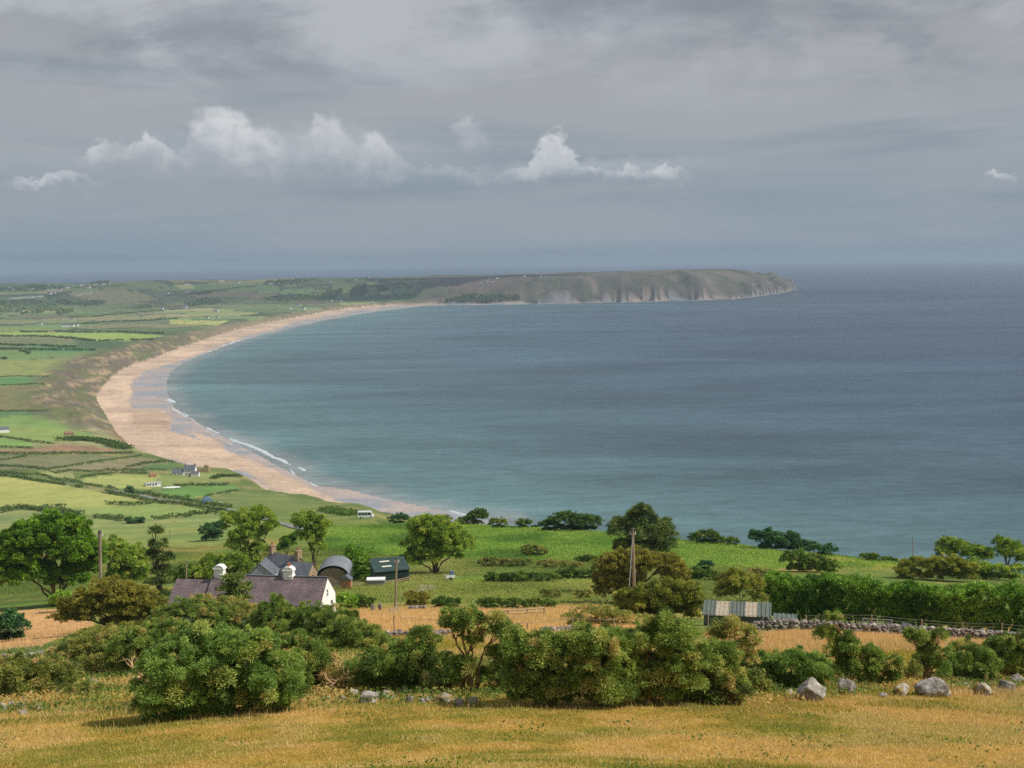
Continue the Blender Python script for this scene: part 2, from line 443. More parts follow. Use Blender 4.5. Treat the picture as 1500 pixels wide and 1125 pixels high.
# beach: pale dry sand, brown wet sand, thin standing water
DRY = [(559,757),(517,747),(491,737),(469,731),(430,727),(403,722),(385,706),(350,690),(304,690),(260,677),(223,666),(194,648),(168,630),(157,611),(150,600),(143,588),(141,579),(148,570),(155,562),(165,550),(181,540),(227,524),(267,508),(307,495),(339,485),(373,477),(440,464),(513,452),(593,446.5),
       (560,452),(510,458),(450,470),(400,483),(345,500),(300,517),(262,531),(225,541),(206,549),(192,563),(196,575),(190,588),(196,597),(238,598),(254,614),(248,630),(311,648),(366,674),(407,690),(469,721),(500,733),(530,745),(562,753)]
DRY2 = [(330,652),(310,640),(285,632),(276,634),(296,646),(322,656)]
bm = (sb1 <= 0)
bs = np.full(len(VX), -99.0)
ii = np.nonzero(bm & (sw1 > -30) & (np.abs(ppx) < 1e5))[0]
jx_ = ppx[ii] + (na[ii] - .5) * 10; jy_ = ppy[ii] + (nb[ii] - .5) * 5
bs[ii] = np.maximum(sdist(jx_, jy_, np.array(DRY, float)), sdist(jx_, jy_, np.array(DRY2, float)) )
wet = (1 - smooth(-2.2, 2.2, bs - 1.6)) * smooth(.93, .75, bw.ravel())
pool = wet * smooth(.45, .6, fbm(VX / 60, VY / 34, 101, 4))
sand = mix(np.repeat(C(204, 178, 152), len(VX), 0), C(186, 162, 140), smooth(.4, .65, nb))
sand = mix(sand, C(168, 146, 128), smooth(.52, .68, fbm(VX / 90, VY / 30, 102, 4)) * .7)
tongue = np.zeros(len(VX)); tongue[ii] = smooth(-6, 9, sdist(jx_, jy_, np.array([(192,600),(238,598),(254,614),(248,630),(215,634),(188,620)], float)))
sand = mix(sand, C(158, 134, 114), tongue * .6)
wsand = mix(np.repeat(C(176, 156, 142), len(VX), 0), C(146, 146, 148), pool)
bcol = mix(sand, wsand, wet)
col = np.where(bm[:, None], bcol, col)

# ------------------------------------------------------------------ ground meshes
ij = np.arange(NR * NC).reshape(NR, NC)
quad = np.stack([ij[:-1, :-1], ij[:-1, 1:], ij[1:, 1:], ij[1:, :-1]], -1).reshape(-1, 4)
isb = (sb1[quad] <= 0).all(1) & (sw1[quad] > -40).any(1)
def ground_mat(name, rough_attr=False, bump=0.25, fine=1.0):
    m, nt = new_mat(name)
    a = N(nt, 'ShaderNodeAttribute', attribute_name='col')
    tc = N(nt, 'ShaderNodeTexCoord')
    n1 = N(nt, 'ShaderNodeTexNoise'); n1.inputs['Scale'].default_value = .9 * fine; n1.inputs['Detail'].default_value = 9; n1.inputs['Roughness'].default_value = .7
    L(nt, tc.outputs['Object'], n1.inputs['Vector'])
    mr = N(nt, 'ShaderNodeMapRange'); mr.inputs['From Min'].default_value = .25; mr.inputs['From Max'].default_value = .75; mr.inputs['To Min'].default_value = .62; mr.inputs['To Max'].default_value = 1.38
    L(nt, n1.outputs['Fac'], mr.inputs[0])
    n2 = N(nt, 'ShaderNodeTexNoise'); n2.inputs['Scale'].default_value = .045; n2.inputs['Detail'].default_value = 5
    L(nt, tc.outputs['Object'], n2.inputs['Vector'])
    mr2 = N(nt, 'ShaderNodeMapRange'); mr2.inputs['From Min'].default_value = .3; mr2.inputs['From Max'].default_value = .7; mr2.inputs['To Min'].default_value = .86; mr2.inputs['To Max'].default_value = 1.14
    L(nt, n2.outputs['Fac'], mr2.inputs[0])
    mm = N(nt, 'ShaderNodeMath', operation='MULTIPLY'); L(nt, mr.outputs[0], mm.inputs[0]); L(nt, mr2.outputs[0], mm.inputs[1])
    vm = N(nt, 'ShaderNodeVectorMath', operation='SCALE'); L(nt, a.outputs['Color'], vm.inputs[0]); L(nt, mm.outputs[0], vm.inputs['Scale'])
    b = N(nt, 'ShaderNodeBsdfPrincipled'); L(nt, vm.outputs[0], b.inputs['Base Color'])
    b.inputs['Specular IOR Level'].default_value = .1; b.inputs['Roughness'].default_value = .95
    if rough_attr:
        w = N(nt, 'ShaderNodeAttribute', attribute_name='tone')
        q = N(nt, 'ShaderNodeMapRange'); q.inputs['To Min'].default_value = .95; q.inputs['To Max'].default_value = .28
        L(nt, w.outputs['Fac'], q.inputs[0]); L(nt, q.outputs[0], b.inputs['Roughness'])
        q2 = N(nt, 'ShaderNodeMapRange'); q2.inputs['To Min'].default_value = .1; q2.inputs['To Max'].default_value = .5
        L(nt, w.outputs['Fac'], q2.inputs[0]); L(nt, q2.outputs[0], b.inputs['Specular IOR Level'])
    if bump:
        bp = N(nt, 'ShaderNodeBump'); bp.inputs['Distance'].default_value = bump; L(nt, n1.outputs['Fac'], bp.inputs['Height']); L(nt, bp.outputs[0], b.inputs['Normal'])
    o = N(nt, 'ShaderNodeOutputMaterial'); L(nt, b.outputs[0], o.inputs[0])
    return m
def submesh(name, sel, mat, tone=None):
    q = quad[sel]; used = np.unique(q); remap = np.full(NR * NC, -1); remap[used] = np.arange(len(used))
    o = mesh_np(name, P3[used], remap[q][:, ::-1], 4, mat, col=col[used], tone=None if tone is None else tone[used], smooth_=True)
    return tag(o, kind='structure')
submesh('ground', ~isb, ground_mat('ground', bump=.35))
submesh('beach', isb, ground_mat('sand', rough_attr=True, bump=.05, fine=.25), tone=wet)

# ------------------------------------------------------------------ sea
Rs = np.concatenate([np.exp(np.linspace(math.log(620), math.log(9000), 330)), np.exp(np.linspace(math.log(9500), math.log(40000), 14))])
ths = np.radians(np.concatenate([np.arange(-180, -28, 4.0), np.arange(-27, 27.01, .22), np.arange(30, 180.1, 4.0)]))
sr, st = np.meshgrid(Rs, ths, indexing='ij')
X_ = (sr * np.sin(st)).ravel(); Y_ = (sr * np.cos(st)).ravel()
ds = -sdist(X_, Y_, LW); ds = np.where(np.hypot(X_, Y_) > 9000, 6000, ds)
su, sv = project(np.stack([X_, Y_, 0 * X_], 1))
shal = np.exp(-np.maximum(ds, 0) / 420.0) * smooth(7000, 4500, sr.ravel())
bay = np.exp(-np.maximum(ds, 0) / 1500.0) * smooth(7500, 5000, sr.ravel())
big = fbm(X_ / 900, Y_ / 420, 111, 4)
scl = np.repeat(C(50, 67, 90), len(X_), 0)
scl = mix(scl, C(53, 76, 94), bay * .85)
scl = mix(scl, C(96, 128, 126), shal * .8)
scl = mix(scl, C(132, 138, 136), smooth(38, 4, ds + (fbm(X_ / 40, Y_ / 40, 113, 3) - .5) * 40) * (sr.ravel() < 4500) * .8)
scl *= (.86 + .28 * big)[:, None]
nsr, nsc = sr.shape
sij = np.arange(nsr * nsc).reshape(nsr, nsc)
sq = np.stack([sij[:-1, :-1], sij[1:, :-1], sij[1:, 1:], sij[:-1, 1:]], -1).reshape(-1, 4)
m_sea, nt = new_mat('sea_water')
a = N(nt, 'ShaderNodeAttribute', attribute_name='col')
tc = N(nt, 'ShaderNodeTexCoord')
mp = N(nt, 'ShaderNodeMapping'); mp.inputs['Scale'].default_value = (.0022, .0060, 1); mp.inputs['Rotation'].default_value = (0, 0, rad(-9)); L(nt, tc.outputs['Object'], mp.inputs[0])
n1 = N(nt, 'ShaderNodeTexNoise'); n1.inputs['Scale'].default_value = 1; n1.inputs['Detail'].default_value = 8; n1.inputs['Roughness'].default_value = .62; n1.inputs['Distortion'].default_value = .5
L(nt, mp.outputs[0], n1.inputs['Vector'])
r1_ = N(nt, 'ShaderNodeMapRange'); r1_.inputs['From Min'].default_value = .3; r1_.inputs['From Max'].default_value = .7; r1_.inputs['To Min'].default_value = .62; r1_.inputs['To Max'].default_value = 1.38
L(nt, n1.outputs['Fac'], r1_.inputs[0])
mp2 = N(nt, 'ShaderNodeMapping'); mp2.inputs['Scale'].default_value = (.035, .08, 1); mp2.inputs['Rotation'].default_value = (0, 0, rad(-15)); L(nt, tc.outputs['Object'], mp2.inputs[0])
n2 = N(nt, 'ShaderNodeTexNoise'); n2.inputs['Scale'].default_value = 1; n2.inputs['Detail'].default_value = 6; n2.inputs['Roughness'].default_value = .7
L(nt, mp2.outputs[0], n2.inputs['Vector'])
r2_ = N(nt, 'ShaderNodeMapRange'); r2_.inputs['From Min'].default_value = .25; r2_.inputs['From Max'].default_value = .75; r2_.inputs['To Min'].default_value = .66; r2_.inputs['To Max'].default_value = 1.34
L(nt, n2.outputs['Fac'], r2_.inputs[0])
mm = N(nt, 'ShaderNodeMath', operation='MULTIPLY'); L(nt, r1_.outputs[0], mm.inputs[0]); L(nt, r2_.outputs[0], mm.inputs[1])
vm = N(nt, 'ShaderNodeVectorMath', operation='SCALE'); L(nt, a.outputs['Color'], vm.inputs[0]); L(nt, mm.outputs[0], vm.inputs['Scale'])
b = N(nt, 'ShaderNodeBsdfPrincipled'); L(nt, vm.outputs[0], b.inputs['Base Color'])
b.inputs['Roughness'].default_value = .38; b.inputs['IOR'].default_value = 1.33; b.inputs['Specular IOR Level'].default_value = .35
mp3 = N(nt, 'ShaderNodeMapping'); mp3.inputs['Scale'].default_value = (.06, .14, 1); L(nt, tc.outputs['Object'], mp3.inputs[0])
n3 = N(nt, 'ShaderNodeTexNoise'); n3.inputs['Scale'].default_value = 1; n3.inputs['Detail'].default_value = 8; n3.inputs['Roughness'].default_value = .6
L(nt, mp3.outputs[0], n3.inputs['Vector'])
bp = N(nt, 'ShaderNodeBump'); bp.inputs['Distance'].default_value = 2.6; bp.inputs['Strength'].default_value = .8
L(nt, n3.outputs['Fac'], bp.inputs['Height']); L(nt, bp.outputs[0], b.inputs['Normal'])
o = N(nt, 'ShaderNodeOutputMaterial'); L(nt, b.outputs[0], o.inputs[0])
tag(mesh_np('sea', np.stack([X_, Y_, np.zeros_like(X_)], 1), sq[:, ::-1], 4, m_sea, col=scl, smooth_=True), kind='structure')

# breaking waves: low lumpy ridges of foam
foam_m = plain_mat('foam', [lin(168, 176, 180), lin(218, 222, 224)], scale=.4, rough=.6, bump=.2)
def surf(px_pts, w, hgt, label, group, broken=.35):
    pts = [at_z(x, y, 0)[:2] for x, y in px_pts]
    seg = []
    for (x0, y0), (x1, y1) in zip(pts[:-1], pts[1:]):
        n = max(2, int(math.hypot(x1 - x0, y1 - y0) / 1.5))
        for k in range(n): seg.append((x0 + (x1 - x0) * k / n, y0 + (y1 - y0) * k / n))
    seg = np.array(seg); n = len(seg)
    d = np.gradient(seg, axis=0); d /= np.linalg.norm(d, axis=1)[:, None] + 1e-9
    nrm = np.stack([-d[:, 1], d[:, 0]], 1)
    kx = np.arange(n) * 1.5
    en = np.clip(np.minimum(np.arange(n), n - 1 - np.arange(n)) / (n * .12 + 1), 0, 1)
    ww = w * en * np.clip((fbm(kx / 26 + sum(map(ord, label)) % 97, kx * 0, 5, 4) - broken) * 3.2, 0.03, 1.0)
    off = (fbm(kx / 30, kx * 0 + 3, 6, 3) - .5) * w * 2.2
    V = []
    for k, s in enumerate((-1, -.4, .25, 1)):
        hh = np.array([0.0, .7, 1.0, 0.0])[k] * hgt * np.clip(ww / w, 0, 1) + .03
        q = seg + nrm * (ww * s + off + (fbm(kx / 3, kx * 0 + k * 9, 7, 2) - .5) * w * .5 * en)[:, None]
        V.append(np.concatenate([q, hh[:, None]], 1))
    V = np.concatenate(V)
    fs = [(k * n + i, k * n + i + 1, (k + 1) * n + i + 1, (k + 1) * n + i) for k in range(3) for i in range(n - 1)]
    tag(mesh_np('breaking_wave', V, np.array(fs), 4, foam_m, smooth_=True), label, 'wave', group, 'thing')
GW = 'white breakers along the water edge'
surf([(333,641),(345,646),(361,652),(385,662),(405,672),(430,682)], 2.6, .8, 'long white breaker curling in beside the middle of the beach', GW, .2)
surf([(434,685),(441,687),(448,690)], 2.4, .7, 'short white breaker just right of the longest one', GW, .1)
surf([(243,585),(248,586.5),(253,588.5),(256,590)], 4.2, 1.0, 'small white patch of surf at the bend of the bay', GW, .0)
surf([(250,596),(262,605),(271,611),(280,617.5)], 2.2, .6, 'thin white breaker below the patch at the bend', GW, .2)
surf([(301,626),(312,631),(322,636)], 2.0, .5, 'faint broken wave left of the long breaker', GW, .3)
surf([(422,684),(436,700),(470,716),(520,732),(560,738)], 1.3, .3, 'thin wash line reaching over the wet sand', GW, .42)
surf([(262,600),(300,629),(340,653),(380,672),(410,688)], 1.4, .4, 'thin broken wash line seaward of the long breaker', GW, .42)
surf([(655,748),(668,751.5),(680,754),(692,758)], 1.8, .6, 'white breaker at the near end of the sand by the trees', GW, .15)
surf([(288,522),(320,509.5),(347,499.5),(373,492),(400,484.5)], 4, .5, 'pale surf line along the far curve of the beach', GW, .33)
surf([(425,478),(473,467),(513,460.5),(545,455.8),(600,449.5)], 6, .6, 'faint surf line where the far beach meets the headland', GW, .25)
surf([(640,447.4),(700,446.5),(780,445.5),(850,444),(905,443)], 5, .8, 'narrow white wash at the foot of the wooded cliff', GW, .3)
surf([(906,443.8),(960,441.6),(1020,440),(1070,438.4),(1115,433.4)], 6, 1.0, 'narrow white wash at the foot of the bare headland', GW, .28)

# ------------------------------------------------------------------ sky, sun, haze
SUN_AZ, SUN_EL = rad(100), rad(48)
w = bpy.data.worlds.new('World'); w.cycles.sampling_method = 'MANUAL'; w.cycles.sample_map_resolution = 256; scene.world = w; w.use_nodes = True
nt = w.node_tree; nt.nodes.clear()
def M(op, a, b=None, c=None, clamp=False):
    n = N(nt, 'ShaderNodeMath', operation=op); n.use_clamp = clamp
    for i, v in enumerate((a, b, c)):
        if v is None: continue
        if isinstance(v, (int, float)): n.inputs[i].default_value = v
        else: L(nt, v, n.inputs[i])
    return n.outputs[0]
def SS(v, a, b_, lo=0, hi=1):
    n = N(nt, 'ShaderNodeMapRange', interpolation_type='SMOOTHSTEP')
    n.inputs['From Min'].default_value = a; n.inputs['From Max'].default_value = b_; n.inputs['To Min'].default_value = lo; n.inputs['To Max'].default_value = hi
    L(nt, v, n.inputs[0]); return n.outputs[0]
def MIX(f, a, b_):
    n = N(nt, 'ShaderNodeMix', data_type='RGBA')
    for s, v in ((n.inputs['Factor'], f), (n.inputs[6], a), (n.inputs[7], b_)):
        if isinstance(v, (int, float)): s.default_value = v
        elif isinstance(v, (tuple, np.ndarray)): s.default_value = (*v, 1)
        else: L(nt, v, s)
    return n.outputs[2]
def NOISE(vec, sc, det=5, rough=.6, seed=0, dist=0):
    mp = N(nt, 'ShaderNodeMapping'); mp.inputs['Scale'].default_value = sc; mp.inputs['Location'].default_value = (seed * 3.7, seed * 1.9, seed * .7)
    L(nt, vec, mp.inputs[0])
    n = N(nt, 'ShaderNodeTexNoise'); n.inputs['Scale'].default_value = 1; n.inputs['Detail'].default_value = det; n.inputs['Roughness'].default_value = rough; n.inputs['Distortion'].default_value = dist
    L(nt, mp.outputs[0], n.inputs['Vector']); return n
tc = N(nt, 'ShaderNodeTexCoord')
sp = N(nt, 'ShaderNodeSeparateXYZ'); L(nt, tc.outputs['Generated'], sp.inputs[0])
hl = M('SQRT', M('ADD', M('MULTIPLY', sp.outputs[0], sp.outputs[0]), M('MULTIPLY', sp.outputs[1], sp.outputs[1])))
hl = M('MAXIMUM', hl, .02)
E = M('DIVIDE', sp.outputs[2], hl)                                   # slope above the horizon
A = M('DIVIDE', sp.outputs[0], M('MAXIMUM', M('ABSOLUTE', sp.outputs[1]), .05))   # bearing
cb = N(nt, 'ShaderNodeCombineXYZ'); L(nt, A, cb.inputs[0]); L(nt, E, cb.inputs[1]); L(nt, M('MULTIPLY', sp.outputs[1], .3), cb.inputs[2])
AE = cb.outputs[0]
gr = ramp(nt, [lin(136,154,170), lin(136,154,169), lin(147,160,171), lin(143,157,169), lin(162,169,175), lin(166,169,174), lin(156,159,165), lin(163,167,172)],
          [0, .05, .115, .24, .34, .55, .82, 1])
L(nt, M('DIVIDE', M('MAXIMUM', E, 0), .24), gr.inputs[0])
sky_c = gr.outputs[0]
# layered stratus
s1 = NOISE(AE, (3.2, 30, 1), 6, .55, 1, .3)
sky_c = MIX(M('MULTIPLY', SS(s1.outputs['Fac'], .42, .64), .6), sky_c, lin(160, 166, 174))
s2 = NOISE(AE, (2.2, 22, 1), 5, .55, 5, .2)
sky_c = MIX(M('MULTIPLY', M('MULTIPLY', SS(s2.outputs['Fac'], .47, .68), .58), SS(E, .012, .05)), sky_c, lin(122, 140, 157))
# upper grey deck with soft lumps
s3 = NOISE(AE, (6.5, 15, 1), 6, .62, 9, .4)
up = SS(E, .085, .16)
sky_c = MIX(M('MULTIPLY', M('MULTIPLY', SS(s3.outputs['Fac'], .43, .64), up), .85), sky_c, lin(186, 190, 196))
s4 = NOISE(AE, (6, 17, 1), 6, .6, 14, .3)
sky_c = MIX(M('MULTIPLY', M('MULTIPLY', SS(s4.outputs['Fac'], .47, .68), up), .75), sky_c, lin(130, 138, 149))
# cumulus: (px, py, rx, ry, strength)
wn = NOISE(AE, (60, 74, 1), 5, .64, 21)
wn2 = NOISE(AE, (17, 24, 1), 3, .6, 25)
def warp(n, k):
    v = N(nt, 'ShaderNodeVectorMath', operation='SUBTRACT'); L(nt, n.outputs['Color'], v.inputs[0]); v.inputs[1].default_value = (.5, .5, .5)
    s = N(nt, 'ShaderNodeVectorMath', operation='SCALE'); L(nt, v.outputs[0], s.inputs[0]); s.inputs['Scale'].default_value = k; return s.outputs[0]
ad = N(nt, 'ShaderNodeVectorMath', operation='ADD'); L(nt, AE, ad.inputs[0]); L(nt, warp(wn, .026), ad.inputs[1])
ad2 = N(nt, 'ShaderNodeVectorMath', operation='ADD'); L(nt, ad.outputs[0], ad2.inputs[0]); L(nt, warp(wn2, .028), ad2.inputs[1])
WA = ad2.outputs[0]
grain = SS(wn.outputs['Fac'], .3, .72, .66, 1.12)
# rows of cumulus: along the bearing, the height of their tops and of their flat bases, and how solid they are (px x, top y, base y, solid)
ROWS = [
 [(0,262,276,0),(14,258,275,0.16),(40,250,275,0.60),(90,250,276,0.62),(135,262,278,0.16),(150,268,278,0.08),(175,270,278,0)],
 [(98,236,250,0),(118,218,250,0.20),(146,200,250,0.66),(168,218,250,0.25),(188,222,252,0.23),(215,198,252,0.72),(245,214,252,0.60),(272,236,254,0.15),(281,168,262,0.23),(300,162,262,0.80),(328,158,264,0.95),(358,178,264,0.90),(398,204,266,0.68),(420,214,266,0.25),(450,204,266,0.25),(472,176,266,0.64),(496,178,266,0.60),(518,212,268,0.23),(545,198,270,0.70),(566,198,270,0.72),(590,226,272,0.25),(613,246,272,0.14),(632,238,272,0.20),(660,236,270,0.23),(692,240,270,0.19),(722,258,270,0)],
 [(705,262,272,0),(722,254,272,0.09),(742,240,272,0.25),(770,238,272,0.60),(795,214,272,0.74),(815,196,272,0.90),(838,212,272,0.80),(857,246,272,0.23),(875,242,271,0.66),(895,254,271,0.19),(920,241,270,0.68),(946,254,270,0.19),(975,242,269,0.76),(998,254,268,0.20),(1016,262,268,0),(1436,266,284,0),(1450,260,284,0.25),(1466,256,284,0.72),(1486,264,284,0.25),(1499,272,284,0)],
]
sw = N(nt, 'ShaderNodeSeparateXYZ'); L(nt, WA, sw.inputs[0])
WX, WY = sw.outputs[0], sw.outputs[1]
posA = M('ADD', M('MULTIPLY', WX, 1.25), .5)
for row in ROWS:
    cs, ps = [], []
    for x, yt, yb, st_ in row:
        d = ray(x, yt); d2_ = ray(x, yb)
        cs.append((d[2] * 4, d2_[2] * 4, st_)); ps.append(d[0] / d[1] * 1.25 + .5)
    rp = ramp(nt, cs, ps); L(nt, posA, rp.inputs[0])
    rs_ = N(nt, 'ShaderNodeSeparateXYZ'); L(nt, rp.outputs[0], rs_.inputs[0])
    top_ = M('MULTIPLY', rs_.outputs[0], .25); bas_ = M('MULTIPLY', rs_.outputs[1], .25)
    f_ = M('DIVIDE', M('SUBTRACT', WY, bas_), M('MAXIMUM', M('SUBTRACT', top_, bas_), .002))
    body = M('MULTIPLY', SS(f_, 1.06, .8), SS(f_, -.12, .55))
    mask = M('MULTIPLY', M('MULTIPLY', body, M('MULTIPLY', rs_.outputs[2], 1.12)), grain, None, True)
    tone_ = MIX(SS(f_, .0, .95), lin(158, 165, 175), lin(214, 217, 220))
    sky_c = MIX(mask, sky_c, tone_)
PUFFS = [(120,243,200,32,.36),(430,236,260,44,.46),(860,254,200,24,.42),(678,187,20,17,.7),(692,206,30,20,.4),
 (915,55,130,52,.55),(860,95,110,44,.4),(1000,145,80,30,.38),(320,30,110,40,.22),(560,70,120,36,.18)]
for x, y, rx, ry, s in PUFFS:
    d = ray(x, y); a0 = d[0] / d[1]; e0 = d[2]
    big_ = y < 160 or s < .4
    v = N(nt, 'ShaderNodeVectorMath', operation='SUBTRACT'); L(nt, WA, v.inputs[0]); v.inputs[1].default_value = (a0, e0, 0)
    m_ = N(nt, 'ShaderNodeVectorMath', operation='MULTIPLY'); L(nt, v.outputs[0], m_.inputs[0]); m_.inputs[1].default_value = (F / rx / 1.16, F / ry / 1.16, 0)
    l = N(nt, 'ShaderNodeVectorMath', operation='LENGTH'); L(nt, m_.outputs[0], l.inputs[0])
    s2_ = N(nt, 'ShaderNodeSeparateXYZ'); L(nt, m_.outputs[0], s2_.inputs[0])
    mask = SS(l.outputs['Value'], 1.12, .3 if not big_ else 0)
    hgt = SS(s2_.outputs[1], -1.0, .8)                                # grey base fading into the layer behind, pale top
    mask = M('MULTIPLY', mask, M('MULTIPLY', M('MULTIPLY', M('ADD', M('MULTIPLY', hgt, .85), .15), s), grain), None, True)
    sky_c = MIX(mask, sky_c, MIX(hgt, lin(160, 166, 175), lin(202, 206, 211) if not big_ else lin(182, 186, 192)))
# faint far mountains on the left horizon
mn = NOISE(AE, (14, 0, 0), 4, .5, 33)
mh = M('MULTIPLY', M('MULTIPLY', SS(mn.outputs['Fac'], .2, .85), .014), SS(A, -.0, -.2))
sky_c = MIX(M('MULTIPLY', SS(M('SUBTRACT', mh, E), -.0014, .0014), .22), sky_c, lin(102, 128, 150))
# brighter grey overhead, real sky mixed in
sky_c = MIX(SS(E, .3, 1.2), sky_c, lin(176, 184, 196))
nis = N(nt, 'ShaderNodeTexSky', sky_type='NISHITA'); nis.sun_disc = False; nis.sun_elevation = SUN_EL; nis.sun_rotation = SUN_AZ; nis.altitude = 175; nis.dust_density = 2
sc10 = N(nt, 'ShaderNodeVectorMath', operation='SCALE'); L(nt, sky_c, sc10.inputs[0]); sc10.inputs['Scale'].default_value = 10
fin = MIX(M('ADD', M('MULTIPLY', SS(E, .2, .9), .3), .03), sc10.outputs[0], nis.outputs[0])
bg = N(nt, 'ShaderNodeBackground'); bg.inputs['Strength'].default_value = .1; L(nt, fin, bg.inputs['Color'])
ow = N(nt, 'ShaderNodeOutputWorld'); L(nt, bg.outputs[0], ow.inputs[0])

sl = bpy.data.lights.new('sun', 'SUN'); sl.energy = 4.3; sl.angle = rad(.53); sl.color = (1.0, .95, .85)
so = bpy.data.objects.new('sun', sl); COL.objects.link(so)
sdir = Vector((math.sin(SUN_AZ) * math.cos(SUN_EL), math.cos(SUN_AZ) * math.cos(SUN_EL), math.sin(SUN_EL)))
so.rotation_euler = sdir.to_track_quat('Z', 'Y').to_euler(); so.location = (300, 100, 500)

hz = MB(); hz.box(-42000, 42000, -42000, 42000, -14, 230)
m_h, nt = new_mat('haze')
pv = N(nt, 'ShaderNodeVolumePrincipled'); pv.inputs['Density'].default_value = 6.2e-5; pv.inputs['Color'].default_value = (.52, .66, .82, 1)
o = N(nt, 'ShaderNodeOutputMaterial'); L(nt, pv.outputs[0], o.inputs['Volume'])
# thin clouds added out of view to shade the headland and the plain
m_c, nt = new_mat('thin_shade_cloud')
cdif = N(nt, 'ShaderNodeBsdfDiffuse'); cdif.inputs['Color'].default_value = (.85, .86, .88, 1)
ctr = N(nt, 'ShaderNodeBsdfTransparent'); cmx = N(nt, 'ShaderNodeMixShader'); cmx.inputs[0].default_value = .22
L(nt, ctr.outputs[0], cmx.inputs[1]); L(nt, cdif.outputs[0], cmx.inputs[2])
o = N(nt, 'ShaderNodeOutputMaterial'); L(nt, cmx.outputs[0], o.inputs[0])
def shade_cloud(cx, cy, rx, ry, z, seed):
    n, k = 72, 20
    V = [(0, 0, 190)]
    for i in range(1, k + 1):
        for j in range(n):
            a_ = 2 * math.pi * j / n; q = i / k
            edge_ = .62 + .75 * float(fbm(np.array([math.cos(a_) * 2.2 + seed]), np.array([math.sin(a_) * 2.2]), seed, 4)[0])
            x, y = math.cos(a_) * rx * q * edge_, math.sin(a_) * ry * q * edge_
            V.append((x, y, 190 * math.sqrt(max(0, 1 - q * q)) * (.5 + float(fbm(np.array([x / 260]), np.array([y / 260]), seed + 3, 3)[0]))))
    top = len(V); V += [(x, y, -.12 * h) for x, y, h in V]
    fs = []
    for b_, fl in ((0, False), (top, True)):
        for j in range(n):
            j2 = (j + 1) % n
            q = [b_, b_ + 1 + j, b_ + 1 + j2]; fs.append(q[::-1] if fl else q)
            for i in range(k - 1):
                q = [b_ + 1 + i * n + j, b_ + 1 + (i + 1) * n + j, b_ + 1 + (i + 1) * n + j2, b_ + 1 + i * n + j2]; fs.append(q[::-1] if fl else q)
    me = bpy.data.meshes.new('shade_cloud'); me.from_pydata(V, [], fs); me.materials.append(m_c)
    me.polygons.foreach_set('use_smooth', np.ones(len(me.polygons), bool))
    ob = bpy.data.objects.new('shade_cloud', me); COL.objects.link(ob); ob.location = (cx, cy, z)
    return tag(ob, kind='stuff')
OX, OY = 2080 / math.tan(SUN_EL) * math.sin(SUN_AZ), 2080 / math.tan(SUN_EL) * math.cos(SUN_AZ)
for cx, cy, rx, ry, sd_ in [(760, 6450, 1450, 1250, 3), (-1500, 6800, 1900, 1500, 5)]:
    shade_cloud(cx + OX, cy + OY, rx, ry, 2200, sd_)
if not globals().get('NO_HAZE'): tag(hz.build('haze', m_h), kind='stuff')

vs = scene.view_settings
scene.display_settings.display_device = 'sRGB'
vs.view_transform = 'Standard'; vs.look = 'None'; vs.exposure = 0; vs.gamma = 1
scene.render.engine = 'CYCLES'
cy = scene.cycles
cy.max_bounces = 4; cy.diffuse_bounces = 2; cy.glossy_bounces = 2; cy.transmission_bounces = 3; cy.transparent_max_bounces = 4; cy.volume_bounces = 0
cy.use_denoising = False
# ------------------------------------------------------------------ vegetation
def frame_at(g):
    a = math.atan2(g.x, g.y)
    return np.array([math.cos(a), -math.sin(a), 0.0]), np.array([math.sin(a), math.cos(a), 0.0]), np.array([0, 0, 1.0])

def rdirs(n):
    v = RNG.normal(size=(n, 3)); return v / np.linalg.norm(v, axis=1)[:, None]

def leaf_tris(P, Nn, ln, wd, tone):
    """one small pointed leaf per row: base at P, pointing along a direction near Nn"""
    n = len(P)
    d = Nn + rdirs(n) * .75; d /= np.linalg.norm(d, axis=1)[:, None]
    s = np.cross(d, rdirs(n)); s /= np.linalg.norm(s, axis=1)[:, None] + 1e-9
    l = ln * RNG.uniform(.6, 1.35, n)[:, None]; w_ = wd * RNG.uniform(.6, 1.35, n)[:, None]
    V = np.stack([P - s * w_ / 2 - d * l * .3, P + s * w_ / 2 - d * l * .3, P + d * l * .7], 1).reshape(-1, 3)
    return V, np.repeat(tone, 3)

# style: clump radius (m), leaf length, leaf width, cover, tone spread, leaf material, bark material
BARK = plain_mat('bark', [lin(70, 58, 46), lin(128, 112, 92)], scale=6, rough=.9, bump=.03, stretch=(1, 1, .3))
GBARK = plain_mat('gorse_stem', [lin(96, 74, 50), lin(176, 142, 100)], scale=9, rough=.9, bump=.02)
DEADWOOD = plain_mat('dead_wood', [lin(170, 132, 92), lin(226, 190, 146)], scale=7, rough=.9, bump=.02)
LEAF_GAIN = 2.1
def cols3(*c): return [np.minimum(lin(*x) * LEAF_GAIN, .8) for x in c]
M_GORSE = leaf_mat('gorse_spines', cols3((46,58,24),(74,92,38),(96,114,50),(126,132,64),(140,124,74)), .22)
M_GORSE2 = leaf_mat('lush_gorse_spines', cols3((48,64,28),(74,96,42),(94,116,52),(122,136,66),(142,132,76)), .22)
M_DULL = leaf_mat('dull_gorse_spines', cols3((54,66,32),(90,100,46),(118,122,58),(140,128,74),(156,132,90)), .2)
M_SYC = leaf_mat('sycamore_leaf', cols3((38,60,20),(68,98,28),(94,122,38),(126,146,58)), .3)
M_LIGHT = leaf_mat('light_leaf', cols3((56,78,28),(92,112,40),(120,134,54),(150,154,76)), .3)
M_PINE = leaf_mat('pine_needle', cols3((40,54,28),(68,84,40),(94,106,50),(124,124,70)), .15)
